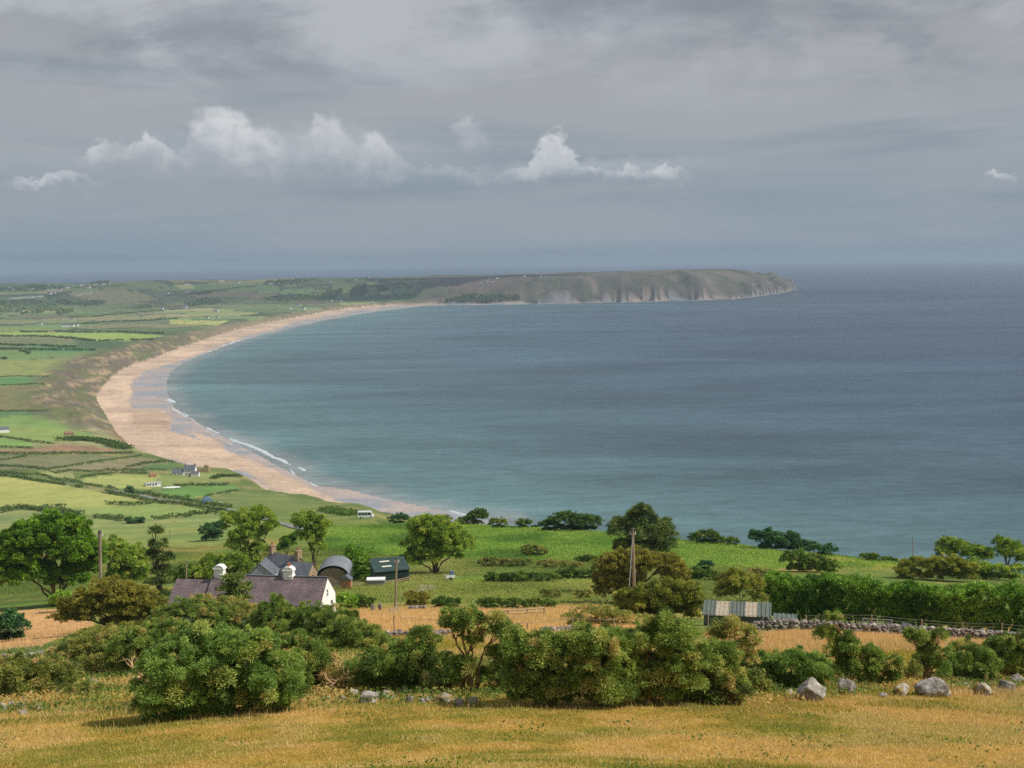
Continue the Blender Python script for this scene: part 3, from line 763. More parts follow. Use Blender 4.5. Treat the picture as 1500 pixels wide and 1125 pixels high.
M_THORN = leaf_mat('hawthorn_leaf', cols3((62,66,28),(94,94,38),(120,114,48),(142,132,62)), .3)
M_WILLOW = leaf_mat('willow_leaf', cols3((66,74,26),(94,100,38),(120,122,50),(146,142,70)), .3)
M_DARK = leaf_mat('dark_evergreen_leaf', cols3((30,52,36),(48,78,46),(66,96,54),(90,112,66)), .2)
M_HEDGE = leaf_mat('cypress_leaf', cols3((29,48,17),(52,82,25),(82,110,38),(114,138,56)), .22)
M_SCRUB = leaf_mat('scrub_leaf', cols3((42,60,26),(66,88,34),(92,110,46),(126,124,66)), .28)
M_DEAD = leaf_mat('dead_gorse_spines', cols3((120,84,52),(168,124,82),(206,160,112)), .2)
M_HROW = leaf_mat('hedgerow_leaf', cols3((52,66,40),(72,88,48),(92,106,58),(114,120,72)), .2)
M_BRACK = leaf_mat('bracken_frond', cols3((50,74,24),(76,102,36),(100,124,46),(128,138,62)), .35)
ST = {
 'gorse':  (.26, .10, .031, 3.3, M_GORSE, GBARK),
 'lush':   (.25, .095, .030, 3.4, M_GORSE2, GBARK),
 'dull':   (.25, .10, .032, 2.7, M_DULL, GBARK),
 'syc':    (.70, .27, .19, 2.4, M_SYC, BARK),
 'light':  (.66, .26, .18, 2.1, M_LIGHT, BARK),
 'pine':   (.62, .42, .10, 2.2, M_PINE, BARK),
 'thorn':  (.42, .24, .11, 2.3, M_THORN, BARK),
 'willow': (.50, .26, .10, 2.4, M_WILLOW, BARK),
 'dark':   (.60, .30, .18, 2.8, M_DARK, BARK),
 'scrub':  (.42, .24, .12, 2.6, M_SCRUB, BARK),
}
NLEAF = [0]
def crown_cloud(ells, style, g, cover=1.0, clump=1.0, depth=.8, seed_tone=0.0, leafk=1.0):
    cr, ln, wd, cov, lm, bk = ST[style]
    cr *= clump; ln *= leafk; wd *= leafk
    gor = style in ('gorse', 'lush', 'dull'); rag = .26 if gor else .1; cover = cover * (.86 if gor else 1); brown = .07 if style != 'lush' and gor else .02; cf = .86 if gor else 1.0
    R_, F_, U_ = frame_at(g)
    ax = np.stack([R_, F_, U_])
    VV = []; TT = []; CC = []
    for (c, rad3) in ells:
        a, d, b = rad3
        area = 4 * math.pi * (((a * d) ** 1.6 + (a * b) ** 1.6 + (d * b) ** 1.6) / 3) ** (1 / 1.6)
        crr = min(cr, .55 * min(a, b))
        nc = max(4, int(area * 1.05 / (math.pi * crr * crr) * 1.15 * cf))
        dirs = rdirs(nc); dirs[:, 2] = np.where(dirs[:, 2] < -.35, -dirs[:, 2] * .6, dirs[:, 2])
        sc = np.where(RNG.random(nc) < .78, RNG.uniform(.74, 1.0, nc), RNG.uniform(.35, .75, nc))
        ph = RNG.uniform(0, 50)
        sc = sc * (.78 + .46 * fbm(dirs[:, 0] * 2.1 + ph, dirs[:, 1] * 1.4 + dirs[:, 2] * 2.3 + ph, 17, 3))
        shoot = (RNG.random(nc) < rag) & (dirs[:, 2] > -.1)
        sc = np.where(shoot, RNG.uniform(1.02, 1.28, nc), sc)[:, None]
        cc = np.array(c)[None] + ((dirs * sc) * np.array([[a, d, b]])) @ ax
        rads = crr * RNG.uniform(.5, 1.35, nc); rads = np.where(shoot, rads * .5, rads)
        ctone = np.clip(RNG.normal(.43 if gor else .48, .18, nc) + seed_tone, 0.02, .98); ctone = np.where(RNG.random(nc) < brown, RNG.uniform(.75, 1, nc), ctone)
        for q in range(nc):
            m = max(6, int(cov * cover * 4 * math.pi * rads[q] ** 2 / (ln * wd * .5) * .30))
            dd = rdirs(m); dd[:, 2] = np.where(dd[:, 2] < -.5, -dd[:, 2], dd[:, 2])
            pos = cc[q] + dd * rads[q] * RNG.uniform(.5, 1.08, m)[:, None] * (RNG.uniform(.62, 1.45, (1, 3)) if gor else np.array([[1, 1, .85]]))
            v, t = leaf_tris(pos, dd, ln, wd, np.clip(ctone[q] + RNG.normal(0, .11, m), 0, 1))
            VV.append(v); TT.append(t)
        CC.append((cc, rads))
    V = np.concatenate(VV); T = np.concatenate(TT)
    NLEAF[0] += len(V) // 3
    return V, T, CC

def branch(mb, p0, p1, r0, r1, wob=.12, n=4, sag=0):
    p0 = np.array(p0); p1 = np.array(p1); ln = np.linalg.norm(p1 - p0)
    pts = []; rs = []
    for i in range(n + 1):
        t = i / n
        q = p0 + (p1 - p0) * t
        if 0 < i < n: q = q + RNG.normal(0, wob * ln / n, 3)
        q[2] += sag * ln * math.sin(math.pi * t)
        pts.append(q); rs.append(r0 + (r1 - r0) * t)
    mb.tube([Vector(q) for q in pts], rs, 5)
    return pts

def crest(px):
    d = ray(px, 780); rs = np.linspace(230, 440, 400)
    return float(rs[np.argmax((terrain(d[0] * rs, d[1] * rs) - CAM[2]) / rs)])

def plant(name, label, cat, base, ells, style, group=None, r=None, trunks=1, cover=1.0, clump=1.0, tone=0.0, trunk_r=None, depth=.85, crown='crown', stem='trunk', zdepth=0.25, leafk=1.0, skirt=False):
    """a tree or bush: base pixel on the ground, crown lobes as (px, py, rx, ry) in the photograph at the distance of the base"""
    if r == 'crest': r = crest(base[0]) - 4
    g = ground(base[0], base[1], r)
    if r is not None:
        gx, gy = project(np.array([[g.x, g.y, g.z]]))
        dy = float(gy[0]) - base[1]
        ells = [(e[0], e[1] + dy) + tuple(e[2:]) for e in ells]; base = (base[0], base[1] + dy)
    dist = math.hypot(g.x, g.y); k = dist / F * 1.02
    if skirt:
        more = []
        for e in ells:
            lo_ = e[1] + e[3] * .4
            if lo_ < base[1] - 2 and e[1] > base[1] - 3.2 * max(e[3], e[2]):
                h2 = (base[1] - lo_) / 2 + 1
                more.append((e[0], lo_ + h2, e[2] * random.uniform(.5, .85), h2 * 1.05))
        ells = list(ells) + more
    R_, F_, U_ = frame_at(g)
    d0 = ray(base[0], base[1])
    pz0 = CAM[2] + d0[2] * dist                     # height of the sight line to the base pixel
    E3 = []
    off = 0
    for e in ells:
        cx, cy, rx, ry = e[:4]
        a, b = rx * k, ry * k
        dp = depth * (min(a, b) * .5 + (a * b) ** .5 * .5)
        off = RNG.uniform(-.5, .5) * dp if len(ells) > 1 else 0
        d = ray(cx, cy)
        tt_ = dist + off
        c = np.array([d[0] * tt_, d[1] * tt_, CAM[2] + d[2] * tt_])
        c = c - np.array([g.x, g.y, g.z])
        E3.append((c, (a, dp, b)))
    root = empty(name, g, 0, label, cat, group)
    V, T, CC = crown_cloud(E3, style, g, cover, clump, depth, tone, leafk)
    lm, bk = ST[style][4], ST[style][5]
    # keep foliage out of the ground
    gz = terrain(V[:, 0] + g.x, V[:, 1] + g.y) - g.z
    gz = gz.reshape(-1, 3).min(1); keep = V[:, 2].reshape(-1, 3).min(1) > gz - .1
    V = V.reshape(-1, 3, 3)[keep].reshape(-1, 3); T = T.reshape(-1, 3)[keep].reshape(-1)
    mesh_np(crown, V, np.arange(len(V)).reshape(-1, 3), 3, lm, root, tone=T)
    mb = MB()
    hh = max(c[2] + q[2] for c, q in E3)
    tr = trunk_r or max(.03, hh * .035)
    bases = [np.array([0, 0, -.25])] + [np.array([RNG.uniform(-.5, .5) * min(1.2, hh * .25), RNG.uniform(-.3, .3), -.25]) for _ in range(trunks - 1)]
    for i, (c, q) in enumerate(E3):
        b0 = bases[i % len(bases)]
        low = np.array([b0[0] * .8 + c[0] * .25, b0[1] * .8 + c[1] * .25, max(.15, min(c[2] - q[2] * .5, c[2] * .45))])
        branch(mb, b0, low, tr * (1 if i < len(bases) else .8), tr * .62)
        branch(mb, low, c, tr * .62, tr * .3)
        cc = CC[i][0]
        for j in RNG.permutation(len(cc))[:min(14, len(cc))]:
            branch(mb, c if RNG.random() < .6 else low + (c - low) * .6, cc[j], tr * .26, tr * .07, n=3)
    mb.build(stem, bk, root, True)
    return root

def bush(label, base, ells, style, group=None, cat='gorse bush', name='gorse_bush', **kw):
    kw.setdefault('trunks', 3); kw.setdefault('trunk_r', .045); kw.setdefault('skirt', True)
    return plant(name, label, cat, base, ells, style, group, crown='foliage', stem='stems', **kw)

# --- the gorse band along the tumbled wall, left to right
bush('big rounded lush green gorse bush bulging over the front meadow, left of centre', (335, 1046), [(330,992,70,46),(262,985,52,52),(395,1000,46,46),(310,948,62,26),(360,955,56,30),(240,1005,38,40),(415,1020,28,28),(300,1025,60,26)], 'lush', tone=.02)
bush('small low dark green gorse clump at the lower left foot of the biggest gorse', (236, 1056), [(222,1038,28,20),(252,1034,26,22),(268,1042,16,14)], 'lush', tone=-.06)
bush('tangle of green and tan gorse on the left edge above the tumbled stones', (40, 1020), [(20,992,34,30),(62,986,40,26),(85,1002,26,22),(40,1007,36,18)], 'dull', tone=-.1)
bush('wide scrubby gorse with straw stems right of the left stone wall', (140, 985), [(120,955,40,26),(165,950,42,28),(96,962,28,14),(150,970,40,22)], 'dull', tone=-.04, cover=.85)
bush('low ferny clump on the bank left of the dead branches', (130, 1018), [(125,1010,24,9),(105,1013,12,6)], 'dull', tone=-.1)
bush('green gorse behind the dead branches, below the hawthorn', (215, 985), [(205,945,40,26),(245,935,42,24),(225,965,34,24),(180,958,24,22)], 'gorse', tone=.02)
bush('gorse mound in front of the cottage, left end', (275, 935), [(262,905,32,24),(292,898,30,22),(240,915,24,22),(320,912,30,24)], 'gorse', tone=.0, clump=1.1)
bush('gorse with tan dead patches below the middle of the cottage roof', (345, 930), [(330,900,34,22),(355,908,34,26),(310,892,22,14)], 'dull', tone=.02, clump=1.1)
bush('pointed gorse rising in front of the cottage roof below the near chimney', (405, 938), [(400,895,24,22),(410,918,36,26),(384,912,26,22),(432,902,20,18)], 'gorse', tone=-.02, clump=1.1)
bush('gorse in front of the white cottage gable', (470, 945), [(462,908,28,22),(490,912,26,20),(450,930,32,20),(508,915,20,18)], 'gorse', tone=-.04, clump=1.1)
bush('gorse tapering right into the orange hay field', (530, 952), [(505,930,34,22),(535,938,30,16),(560,942,18,10),(480,940,28,18)], 'gorse', tone=.02, clump=1.1)
bush('dark gorse right of the big lush bush', (455, 1012), [(450,975,30,32),(470,990,30,26),(435,995,22,26)], 'gorse', tone=-.1)
bush('dead tan gorse between two dark green bushes', (505, 1010), [(500,988,30,22),(520,992,22,18)], 'dull', tone=.3, cover=.7)
bush('pointed dark gorse over the mossy stones, left of the tall open gorse', (595, 1012), [(620,940,20,22),(605,965,40,26),(570,975,40,28),(640,985,26,28),(560,992,36,20),(590,985,44,26),(540,968,20,14)], 'gorse', tone=-.08)
plant('gorse_tree', 'tall open gorse tree with bare twisted trunks against the hay field', 'gorse tree', (692, 1014), [(672,905,26,18),(700,915,36,22),(725,925,26,18),(660,918,14,10),(690,938,20,12),(672,985,22,20),(735,962,22,22),(655,998,16,14),(715,990,18,18)], 'gorse', trunks=4, tone=.02, trunk_r=.07, clump=.9, crown='foliage', stem='trunk')
bush('gorse right of the tall open gorse tree, casting shade on the meadow', (790, 1032), [(790,970,42,40),(760,945,28,24),(820,965,36,40),(770,1000,36,24),(810,1005,40,22)], 'gorse', tone=-.02)
bush('large rounded gorse in the middle of the right group', (880, 1034), [(880,965,46,46),(850,945,30,24),(905,940,34,26),(860,1000,46,28),(900,1000,34,28)], 'gorse', tone=.04)
bush('tallest gorse of the right group, with brown dead heads', (955, 1032), [(950,945,42,36),(985,935,34,28),(965,985,48,36),(930,1000,36,28),(1000,965,36,36)], 'gorse', tone=.04)
bush('gorse with a ragged brown right edge, left of the tall sprig', (1045, 1030), [(1035,975,34,36),(1055,1000,34,28),(1015,1005,32,24),(1070,965,18,22)], 'gorse', tone=-.02)
bush('ragged brown gorse sprig standing up before the stone wall end', (1085, 1018), [(1075,925,26,20),(1095,945,18,22),(1060,935,18,16),(1098,965,12,16)], 'dull', tone=.04, clump=.85)
bush('small blue-green gorse cushion at the foot of the right group', (1072, 1032), [(1070,1016,26,15),(1052,1020,14,10)], 'dull', tone=-.25)
bush('low spreading green gorse left of the largest boulder', (1150, 1008), [(1120,985,30,28),(1160,980,38,26),(1190,982,28,24),(1130,1000,30,14),(1165,996,24,14)], 'lush', tone=-.08)
plant('gorse_tree', 'thin leaning gorse tree with two round heads, between wall and second boulder', 'gorse tree', (1262, 1004), [(1218,908,16,9),(1212,932,20,13),(1235,938,18,12),(1240,955,22,16),(1252,975,22,20),(1228,960,12,10)], 'gorse', trunks=2, tone=.04, trunk_r=.06, clump=.8, crown='foliage', stem='trunk')
bush('bushy gorse right of the thin leaning gorse tree', (1285, 1006), [(1272,970,24,20),(1295,985,22,18),(1310,972,12,12),(1265,992,20,14)], 'gorse', tone=.0)
plant('gorse_tree', 'forked gorse with one tall head standing in the yellow field', 'gorse tree', (1358, 1000), [(1345,940,22,16),(1335,932,12,10),(1378,935,10,12),(1370,958,18,14),(1365,980,24,18),(1350,965,12,12)], 'gorse', trunks=3, tone=.0, trunk_r=.06, clump=.85, crown='foliage', stem='trunk')
bush('dome shaped gorse behind the slanted boulder', (1420, 998), [(1418,965,30,24),(1395,978,18,18),(1440,978,22,20),(1425,985,30,14)], 'gorse', tone=.0)
bush('gorse running off the right edge above the last stones', (1475, 994), [(1465,955,26,16),(1490,945,24,18),(1480,970,32,18),(1455,972,18,16)], 'gorse', tone=-.02)
bush('dark round bush on the left edge beside the stone wall', (20, 938), [(14,918,24,20),(0,925,20,20)], 'dark', cat='bush', name='bush')

bush('low gorse filling the gap between the dead stems and the pointed dark gorse', (540, 1010), [(530,985,26,16),(552,996,24,12)], 'gorse', tone=-.04)
bush('low gorse at the left foot of the tall open gorse tree', (640, 1014), [(638,1000,22,12),(655,1006,16,8)], 'dull', tone=-.12)
bush('wind-cut gorse bridging the open gorse tree and the right group', (742, 1014), [(742,985,24,18),(728,998,20,12),(752,940,18,12)], 'gorse', tone=.02)
bush('low brown-green gorse between the ragged sprig and the low spreading gorse', (1108, 1016), [(1105,996,24,14),(1118,1006,18,9)], 'dull', tone=-.1)
bush('small gorse behind the upright dark faced boulder', (1232, 996), [(1226,984,20,10),(1248,988,14,8)], 'gorse', tone=-.06)
bush('low gorse linking the bushy gorse and the forked gorse', (1326, 998), [(1324,988,18,9),(1338,984,12,10)], 'dull', tone=-.1)
bush('low dark gorse under the cottage end of the gorse bank', (420, 955), [(412,940,34,14),(445,946,24,10)], 'gorse', tone=-.06)
bush('scrubby gorse behind the wide scrubby gorse, below the hawthorn', (120, 940), [(136,930,24,11),(160,934,22,11)], 'dull', tone=-.02)

# dead branches
def dead(label, base, lines, front=.5):
    g = ground(*base); dist = math.hypot(g.x, g.y)
    mb = MB()
    for pts, r0 in lines:
        P = []
        for x, y in pts:
            d = ray(x, y); t_ = dist - front + RNG.uniform(-.35, .35)
            P.append(Vector((d[0] * t_, d[1] * t_, CAM[2] + d[2] * t_)) - g)
        mb.tube(P, [r0 * (1 - .6 * i / (len(P) - 1)) for i in range(len(P))], 5)
        for k in range(len(P) - 1):
            for _ in range(3):
                a = P[k].lerp(P[k + 1], random.random())
                q = a + Vector(RNG.normal(0, .28, 3))
                mb.tube([a, a.lerp(q, .5) + Vector(RNG.normal(0, .05, 3)), q], [r0 * .3, r0 * .22, r0 * .1], 4)
    o = mb.build('dead_branch', DEADWOOD, None, True); o.location = g
    tag(o, label, 'dead branch')
    return o
dead('bleached twisted dead gorse branches beside the biggest green bush', (222, 1020), [([(222,1009),(216,998),(207,988),(196,980),(186,972)],.06),([(207,988),(200,994),(190,1000),(180,1004)],.045),([(222,1009),(232,1008),(240,1007)],.04),([(243,995),(240,984),(232,975),(226,968),(216,962)],.06),([(232,975),(236,966),(240,963)],.04),([(196,980),(192,970),(186,965)],.04),([(216,998),(205,1003),(193,1010)],.04)], 4.2)
dead('pale bare sticks poking from the left gorse scrub', (150, 975), [([(110,984),(106,974),(110,962),(114,952)],.035),([(106,974),(100,966),(102,955)],.03),([(128,990),(135,980),(142,972)],.03),([(82,996),(92,990),(106,986)],.035)])
dead('brown dead gorse stems in the gap right of the biggest bush', (492, 1014), [([(476,1012),(488,1002),(500,992),(512,984)],.05),([(488,1002),(478,994),(474,986)],.035),([(500,992),(510,996),(522,990)],.035)])
dead('bare grey stick leaning out right of the bushy gorse', (1300, 1004), [([(1296,990),(1304,980),(1308,972)],.04),([(1304,980),(1298,974)],.03)])

# --- trees and bushes of the farms, left to right
plant('sycamore_tree', 'big dark sycamore with several trunks on the left edge', 'tree', (82, 888), [(60,800,52,36),(105,805,36,34),(25,805,36,36),(80,775,46,22),(120,835,26,26),(40,845,44,26),(95,848,34,22),(5,825,30,40),(140,815,14,24)], 'syc', trunks=4, cover=1.7, tone=-.02, trunk_r=.26)
plant('leafy_tree', 'light green leafy tree behind the left pole', 'tree', (178, 872), [(165,815,24,28),(192,822,24,26),(180,845,30,22),(205,838,14,18)], 'light', tone=.0)
plant('spruce_tree', 'thin sparse dark spruce standing left of the cottage roof', 'tree', (234, 918), [(228,780,10,10),(232,800,14,9),(238,818,17,9),(226,812,12,7),(236,838,17,9),(230,855,18,9),(238,872,17,9),(232,888,16,9)], 'pine', cover=.85, tone=-.08, clump=.8, trunk_r=.17)
plant('hawthorn_tree', 'broad brownish hawthorn below the pole on the left', 'tree', (170, 925), [(165,872,44,26),(130,885,40,22),(205,885,36,24),(175,895,60,18),(220,905,26,16),(115,905,34,12),(185,910,40,14)], 'thorn', trunks=4, cover=.95)
bush('low grey-green thicket between hawthorn and the gorse', (200, 942), [(190,928,44,14),(235,922,26,14),(150,930,26,12)], 'thorn', cat='bush', name='bush', tone=-.1)
bush('bright green bush under the big sycamore', (92, 896), [(90,880,14,12),(104,886,12,8)], 'syc', cat='bush', name='bush', tone=.15)
bush('wide green bush behind the far cottage chimney', (330, 850), [(312,832,24,18),(340,826,28,18),(360,838,18,12),(295,842,18,12)], 'light', cat='bush', name='bush', tone=-.05)
bush('low green bush behind the lower roof of the cottage', (275, 852), [(270,840,26,12),(298,846,14,8)], 'scrub', cat='bush', name='bush')
plant('leafy_tree', 'bright two-headed tree on the slope left of the stone farmhouse', 'tree', (372, 836), [(350,766,26,20),(380,762,24,18),(398,772,12,12),(362,785,26,18),(345,800,14,14),(375,806,18,16),(362,822,20,14)], 'light', trunks=3, tone=.02, trunk_r=.2)
plant('leafy_tree', 'slender fan shaped tree on two pale trunks behind the stone farmhouse', 'tree', (462, 835), [(450,764,20,16),(472,772,14,16),(440,772,12,14),(458,786,20,14),(466,802,12,10)], 'light', trunks=2, tone=.0, trunk_r=.16)
plant('leafy_tree', 'dark small tree between the two farmhouse chimneys', 'tree', (420, 815), [(422,795,12,10),(432,788,9,10),(414,803,8,8)], 'syc', tone=-.15, trunk_r=.12)
bush('dark blue-green round bush left of the two-headed tree', (310, 792), [(305,778,14,11),(318,774,12,11)], 'dark', cat='bush', name='bush', clump=1.1)
plant('pine_tree', 'small spreading pine in front of the cottage roof', 'tree', (344, 926), [(345,850,15,9),(338,862,18,9),(352,866,18,9),(344,878,24,9),(330,880,12,7)], 'pine', tone=.02, clump=.75, trunk_r=.12)
plant('dead_tree', 'small orange half-dead tree against the cottage wall', 'tree', (294, 926), [(288,880,11,10),(302,878,9,8),(294,890,9,7)], 'dull', tone=.32, cover=.7, clump=.7, trunk_r=.05)
bush('green bush between the arched barn and the green shed', (525, 850), [(522,818,18,18),(535,828,14,16),(515,838,16,12),(540,842,10,8)], 'syc', cat='bush', name='bush', tone=.05, clump=.8)
plant('leafy_tree', 'large round tree on the crest right of the green shed', 'tree', (638, 840), [(635,778,40,22),(615,800,26,24),(660,795,30,26),(640,812,44,20),(680,800,18,20),(605,822,18,14),(625,765,24,12)], 'light', trunks=3, tone=.0, trunk_r=.24)
bush('dark bush at the left foot of the large round crest tree', (588, 768), [(585,762,15,8)], 'dark', cat='bush', name='bush', r='crest')
G1 = 'bushes along the skyline of the green field'
def skyb(label, x, y, rx, ry, style, r, extra=(), tone=0, name='bush'):
    bush(label, (x, y + ry), [(x, y, rx, ry)] + list(extra), style, G1, 'bush', name, r=r, tone=tone, clump=1.25, leafk=1.25)
skyb('leafy dark green bush on the skyline just right of the large round tree', 700, 760, 16, 12, 'scrub', 'crest', [(684,766,12,7)], -.1)
skyb('pale olive bush low on the skyline right of the leafy dark bush', 730, 765, 14, 7, 'scrub', 'crest', [], .1)
skyb('small round bush on the skyline left of the wide hummock', 768, 764, 12, 7, 'scrub', 'crest', [(786,771,8,5)], -.05)
skyb('wide dark hummock of bushes on the skyline left of the tall pine', 830, 764, 28, 14, 'scrub', 'crest', [(858,766,24,12),(805,770,16,7)], -.15)
skyb('low bush on the skyline right of the tall pine', 1036, 778, 22, 9, 'scrub', 'crest', [(1055,782,10,5)], -.1)
skyb('tiny dark bush in the bracken under the skyline', 1015, 790, 8, 6, 'dark', 'crest', [], 0)
skyb('dark bush sloping off left of the bare sea view', 1072, 790, 12, 6, 'scrub', 'crest', [], -.1)
skyb('long dark windswept thicket on the skyline above the pond green slope', 1122, 786, 24, 15, 'dark', 'crest', [(1150,790,30,14),(1178,798,16,9)], .0)
skyb('small dark bush right of the windswept thicket', 1208, 800, 18, 8, 'dark', 'crest', [], .02)
skyb('low scrub on the bare skyline left of the thin post', 1278, 808, 18, 5, 'scrub', 'crest', [(1300,812,14,4)], -.05)
plant('windswept_tree', 'windswept tree on the skyline right of the thin post', 'tree', (1402, 822), [(1392,788,18,12),(1412,796,20,12),(1425,804,16,10),(1385,800,14,12)], 'light', trunks=2, tone=-.12, r='crest')
plant('windswept_tree', 'small bush-like tree between the two windswept skyline trees', 'tree', (1440, 822), [(1440,800,16,12)], 'light', tone=-.1, r='crest')
plant('windswept_tree', 'windswept tree with a bare leg at the right edge of the skyline', 'tree', (1476, 828), [(1468,786,14,10),(1482,794,16,12),(1495,806,12,14),(1470,800,12,10)], 'light', trunks=1, tone=-.12, r='crest')
bush('lone dark bush in the middle of the bracken field', (780, 815), [(776,806,16,8),(792,808,12,6)], 'dull', cat='bush', name='bush', tone=-.15, clump=1.3)
plant('pine_tree', 'tall dark pine behind the leaning pole', 'tree', (942, 868), [(938,748,9,10),(930,756,10,10),(940,760,20,16),(925,768,26,14),(958,775,26,16),(940,785,34,14),(965,798,26,14),(925,800,24,14),(905,778,14,16),(978,784,12,12),(940,808,36,14),(912,812,18,10)], 'pine', tone=-.12, clump=1.2, trunks=2, trunk_r=.22)
plant('hawthorn_tree', 'olive brown thicket tree under the tall pine', 'tree', (930, 884), [(930,825,44,22),(900,835,30,26),(965,832,36,22),(990,845,24,20),(910,862,36,26),(885,850,16,18)], 'thorn', trunks=4, tone=-.02)
bush('yellowish bush in front of the thicket, left of the corrugated shed', (975, 905), [(960,875,50,22),(1000,872,34,22),(925,880,24,16),(1015,890,18,14),(945,892,50,12)], 'willow', cat='bush', name='bush', tone=-.22)
bush('straw coloured weeds left of the yellowish bush', (905, 918), [(870,900,34,12),(905,905,34,12),(840,905,18,8)], 'dull', cat='bush', name='weed_clump', tone=.02, cover=.6)
plant('willow_tree', 'yellow-green willow behind the corrugated shed', 'tree', (1085, 884), [(1080,855,30,20),(1100,862,24,18),(1065,868,18,14),(1108,876,16,10)], 'willow', trunks=3, tone=.05, trunk_r=.08)
bush('dark bushes between the willow and the bracken slope', (1045, 850), [(1035,845,22,9),(1060,848,18,8),(1020,838,12,7)], 'scrub', cat='bush', name='bush', tone=-.15)
bush('round dark bush at the left end of the cypress hedge slope', (1035, 835), [(1034,828,11,7)], 'dark', cat='bush', name='bush', clump=1.2)
bush('brown scrub behind the left end of the cypress hedge', (1175, 838), [(1165,820,22,14),(1195,824,24,12),(1215,830,14,8)], 'scrub', cat='bush', name='bush', tone=.05)
bush('yellow flowering shrubs above the middle of the cypress hedge', (1365, 850), [(1345,830,26,14),(1385,828,30,15),(1410,832,24,12),(1325,838,16,10)], 'willow', cat='bush', name='bush', tone=-.02)
bush('pale shrubs above the right end of the cypress hedge', (1440, 848), [(1430,832,22,12),(1458,836,20,10),(1485,838,18,10)], 'light', cat='bush', name='bush', tone=.05)
plant('leafy_tree', 'small bare-legged tree at the left end of the cypress hedge', 'tree', (1157, 896), [(1157,872,10,7),(1164,880,8,5)], 'light', tone=.1, trunk_r=.06, clump=.6)

# roadside bushes and hedge lumps on the middle fields
GB = 'bushes of the hedge between the hay field and the green field'
for lab, x, y, rx, ry, st_, tn in [
  ('light green bush of the hedge right of the white gable', 512, 880, 16, 12, 'syc', .2), ('dark hedge bush left of the stone gateposts', 536, 882, 14, 9, 'scrub', -.1),
  ('brownish round bush right of the tall centre pole', 612, 875, 18, 11, 'thorn', .0), ('dark hedge bush between the round bush and the rail fence', 655, 882, 20, 8, 'scrub', -.15),
  ('bramble bush above the left end of the rail fence', 735, 884, 34, 8, 'scrub', -.2), ('green bramble bush above the right end of the rail fence', 790, 884, 26, 7, 'scrub', -.08),
  ('small dark bush alone in the middle grass field', 806, 869, 15, 7, 'dull', -.1), ('grey-green bush at the right end of the middle grass field', 855, 870, 14, 6, 'dull', -.1),
  ('dark bramble bank right of the blue and white trailer', 775, 845, 46, 7, 'scrub', -.15), ('dark bramble right of the long bramble bank', 845, 840, 30, 8, 'scrub', -.2), ('dark bush behind the trailer under the large round tree', 725, 846, 18, 6, 'scrub', -.12),
  ('low scrub under the bracken slope left of the thicket', 740, 823, 40, 7, 'dull', -.15), ('low brown scrub below the lone bush', 820, 826, 34, 6, 'dull', .05), ('green scrub strip in the bracken above the long bramble bank', 870, 818, 28, 5, 'scrub', -.1),
  ('pale scrub at the foot of the seaward slope, right of the willow', 1115, 838, 22, 6, 'dull', .05)]:
    bush(lab, (x, y + ry), [(x - rx * .45, y, rx * .6, ry), (x + rx * .45, y + ry * .15, rx * .6, ry * .85)], st_, GB, 'bush', 'bush', tone=tn, clump=.9)

# --- the clipped cypress hedge on the right
def cypress_hedge():
    a = ground(1132, 900); b = ground(1500, 892)
    ra = math.hypot(a.x, a.y)
    P = [(1126, 905, 132), (1200, 902, 131), (1300, 899, 130), (1400, 896, 130), (1500, 893, 130), (1620, 889, 131)]
    root = empty('hedge', ground(1320, 898, 130), 0, 'long tall dark green clipped cypress hedge behind the right stone wall', 'hedge')
    g0 = np.array(root.location)
    VV, TT = [], []
    for (x0, y0, r0), (x1, y1, r1_) in zip(P[:-1], P[1:]):
        p0 = np.array(ground(x0, y0, r0)); p1 = np.array(ground(x1, y1, r1_))
        ln = np.linalg.norm(p1 - p0)
        for i in range(int(ln * 75)):
            t_ = random.random(); p = p0 + (p1 - p0) * t_
            xw = x0 + (x1 - x0) * t_
            H = 3.5 + .35 * math.sin(xw * .09) * random.random() + .9 * vnoise(xw / 24, 0, 3) + .4 * vnoise(xw / 7, 5, 3)
            side = random.random()
            lo = 0.45 + .6 * vnoise(xw / 17, 3, 5)
            if side < .5: off = -1.15 + random.uniform(-.25, .25); z = lo + (H - lo) * random.random()
            elif side < .8: off = random.uniform(-1.1, 1.3); z = H + random.uniform(-.3, .25)
            else: off = 1.2; z = random.uniform(lo, H)
            if random.random() < .04 and side < .5: continue
            c = p + np.array([0, off, z]); rd = random.uniform(.22, .45)
            m = int(60 * rd / .35)
            dd = rdirs(m)
            dd[:, 1] = -np.abs(dd[:, 1]) if side < .5 else dd[:, 1]
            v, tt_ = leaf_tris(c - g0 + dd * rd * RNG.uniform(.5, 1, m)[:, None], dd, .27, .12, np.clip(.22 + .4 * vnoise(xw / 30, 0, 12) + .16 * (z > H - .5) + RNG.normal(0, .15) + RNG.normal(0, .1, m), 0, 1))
            VV.append(v); TT.append(tt_)
    V = np.concatenate(VV)
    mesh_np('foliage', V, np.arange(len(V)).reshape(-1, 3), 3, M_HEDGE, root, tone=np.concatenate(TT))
    mb = MB()
    for (x0, y0, r0), (x1, y1, r1_) in zip(P[:-1], P[1:]):
        for i in range(7):
            t_ = (i + random.random()) / 7
            p = np.array(ground(x0 + (x1 - x0) * t_, 0, r0)) - g0 + np.array([0, random.uniform(-.5, .5), 0])
            branch(mb, p - [0, 0, .2], p + [random.uniform(-.3, .3), random.uniform(-.2, .2), 3.0], .09, .04)
    mb.build('trunks', BARK, root, True)
cypress_hedge()

